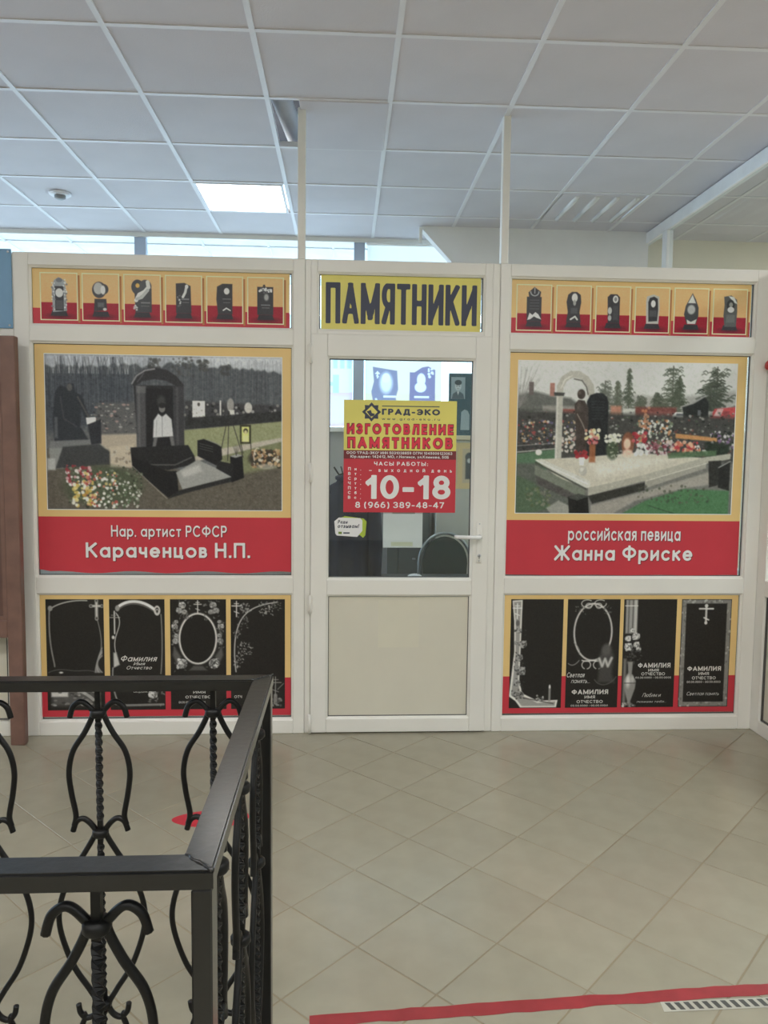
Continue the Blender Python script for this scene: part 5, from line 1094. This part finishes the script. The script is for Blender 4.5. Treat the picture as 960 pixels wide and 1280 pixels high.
bm = bmesh.new(); bmesh.ops.create_uvsphere(bm, u_segments=16, v_segments=10, radius=1); bmesh.ops.scale(bm, vec=(.05, .032, .022), verts=bm.verts); bmesh.ops.bisect_plane(bm, geom=bm.verts[:] + bm.edges[:] + bm.faces[:], plane_co=(0, 0, 0), plane_no=(0, 0, -1), clear_outer=True); link('shell', bm_mesh(bm, True), WHITE, ms); box('wheel', .496 + .02, .504 + .02, 1.115, 1.125, .678, .684, GASKET, ms, 0)
# round-backed chairs
FAB = mat('dark_green_grey_fabric', (66, 74, 72), .85, bump=.2, bscale=120); TUBE_M = mat('grey_tube', (150, 156, 158), .3, metal=.6)
def round_chair():
    t = empty('round_back_chair'); w_, zs, zt = .185, .45, .93
    arcp = [(w_ * math.cos(a), -.20 - .0 * a, .72 + (zt - .72) * math.sin(a)) for a in [math.pi * k / 24 for k in range(25)]]
    tube('back_rim', [(w_, -.19, zs)] + arcp + [(-w_, -.19, zs)], .011, TUBE_M, t, 10)
    bm = bmesh.new(); out = [(w_ * .86 * math.cos(a), .72 + (zt - .745) * math.sin(a)) for a in [math.pi * k / 16 for k in range(17)]] + [(-w_ * .82, .56), (w_ * .82, .56)]
    a = [bm.verts.new((x, -.212, z)) for x, z in out]; b = [bm.verts.new((x, -.185, z)) for x, z in out]; bm.faces.new(a); bm.faces.new(b[::-1])
    for i in range(len(out)): j = (i + 1) % len(out); bm.faces.new([a[j], a[i], b[i], b[j]])
    link('backrest', bm_mesh(bm), FAB, t)
    box('seat', -.20, .20, -.19, .20, .43, .475, FAB, t, .018, 3)
    for x in (-.17, .17):
        for y in (-.17, .17): tube('leg', [(x, y, .43), (x * 1.12, y * 1.12, 0)], .010, TUBE_M, t, 8)
    return t
ch = round_chair()
def dup(o, parent=None):
    c = o.copy(); COL.objects.link(c); c.parent = parent
    for k in o.children: dup(k, c)
    return c
c2 = dup(ch)
ch.location = (.74, 1.58, 0); tag(ch, 'dark round-backed chair with grey tube rim behind the desk', 'chair', 'round-backed chairs in the shop')
c2.location = (.86, .62, -.0); c2.scale = (1, 1, .86); tag(c2, 'round-backed chair close behind the door handle', 'chair', 'round-backed chairs in the shop')
# dark coat on a stand
cs = empty('coat_stand', (.03, 1.02, 0)); tag(cs, 'black coat stand at the left inside the door', 'coat stand')
tube('pole', [(.03, 1.02, .02), (.03, 1.02, 1.42)], .013, IRON2, cs, 10); lathe('base', [(.16, 0), (.16, .012), (.02, .03)], IRON2, cs, 20, 'Z', (.03, 1.02, 0))
for k in range(4): a = k * math.pi / 2 + .4; tube('hook', [(.03, 1.02, 1.36), (.03 + .05 * math.cos(a), 1.02 + .05 * math.sin(a), 1.35), (.03 + .085 * math.cos(a), 1.02 + .085 * math.sin(a), 1.40)], .006, IRON2, cs, 8)
ct = empty('coat', (.03, .86, .42)); tag(ct, 'dark navy coat hanging inside the door at the left', 'coat')
NAVY = mat('navy_cloth', (38, 42, 58), .85, var=.2, scale=10)
bm = bmesh.new(); rings = []
for z, rx, ry in ((.40, .165, .075), (.60, .160, .075), (.85, .150, .075), (1.05, .152, .075), (1.20, .160, .07), (1.27, .13, .06), (1.31, .06, .045), (1.35, .045, .04)):
    rings.append([bm.verts.new((rx * math.cos(a) * (1 + .05 * math.sin(7 * a + z * 3)), ry * math.sin(a) * (1 + .14 * math.sin(9 * a)), z - .42)) for a in [2 * math.pi * k / 40 for k in range(40)]])
for r0, r1 in zip(rings[:-1], rings[1:]):
    for k in range(40): bm.faces.new([r0[k], r0[(k + 1) % 40], r1[(k + 1) % 40], r1[k]])
link('body', bm_mesh(bm, True), NAVY, ct)
for sx in (-1, 1): tube('sleeve', [(.03 + sx * .13, .86, 1.22), (.03 + sx * .175, .86, 1.10), (.03 + sx * .19, .85, .90), (.03 + sx * .185, .84, .68)], [.045, .05, .047, .04], NAVY, ct, 14)
tube('collar', [(.03 + .055 * math.cos(a), .86 + .05 * math.sin(a), 1.335) for a in [2 * math.pi * k / 16 for k in range(15)]], .016, NAVY, ct, 8)
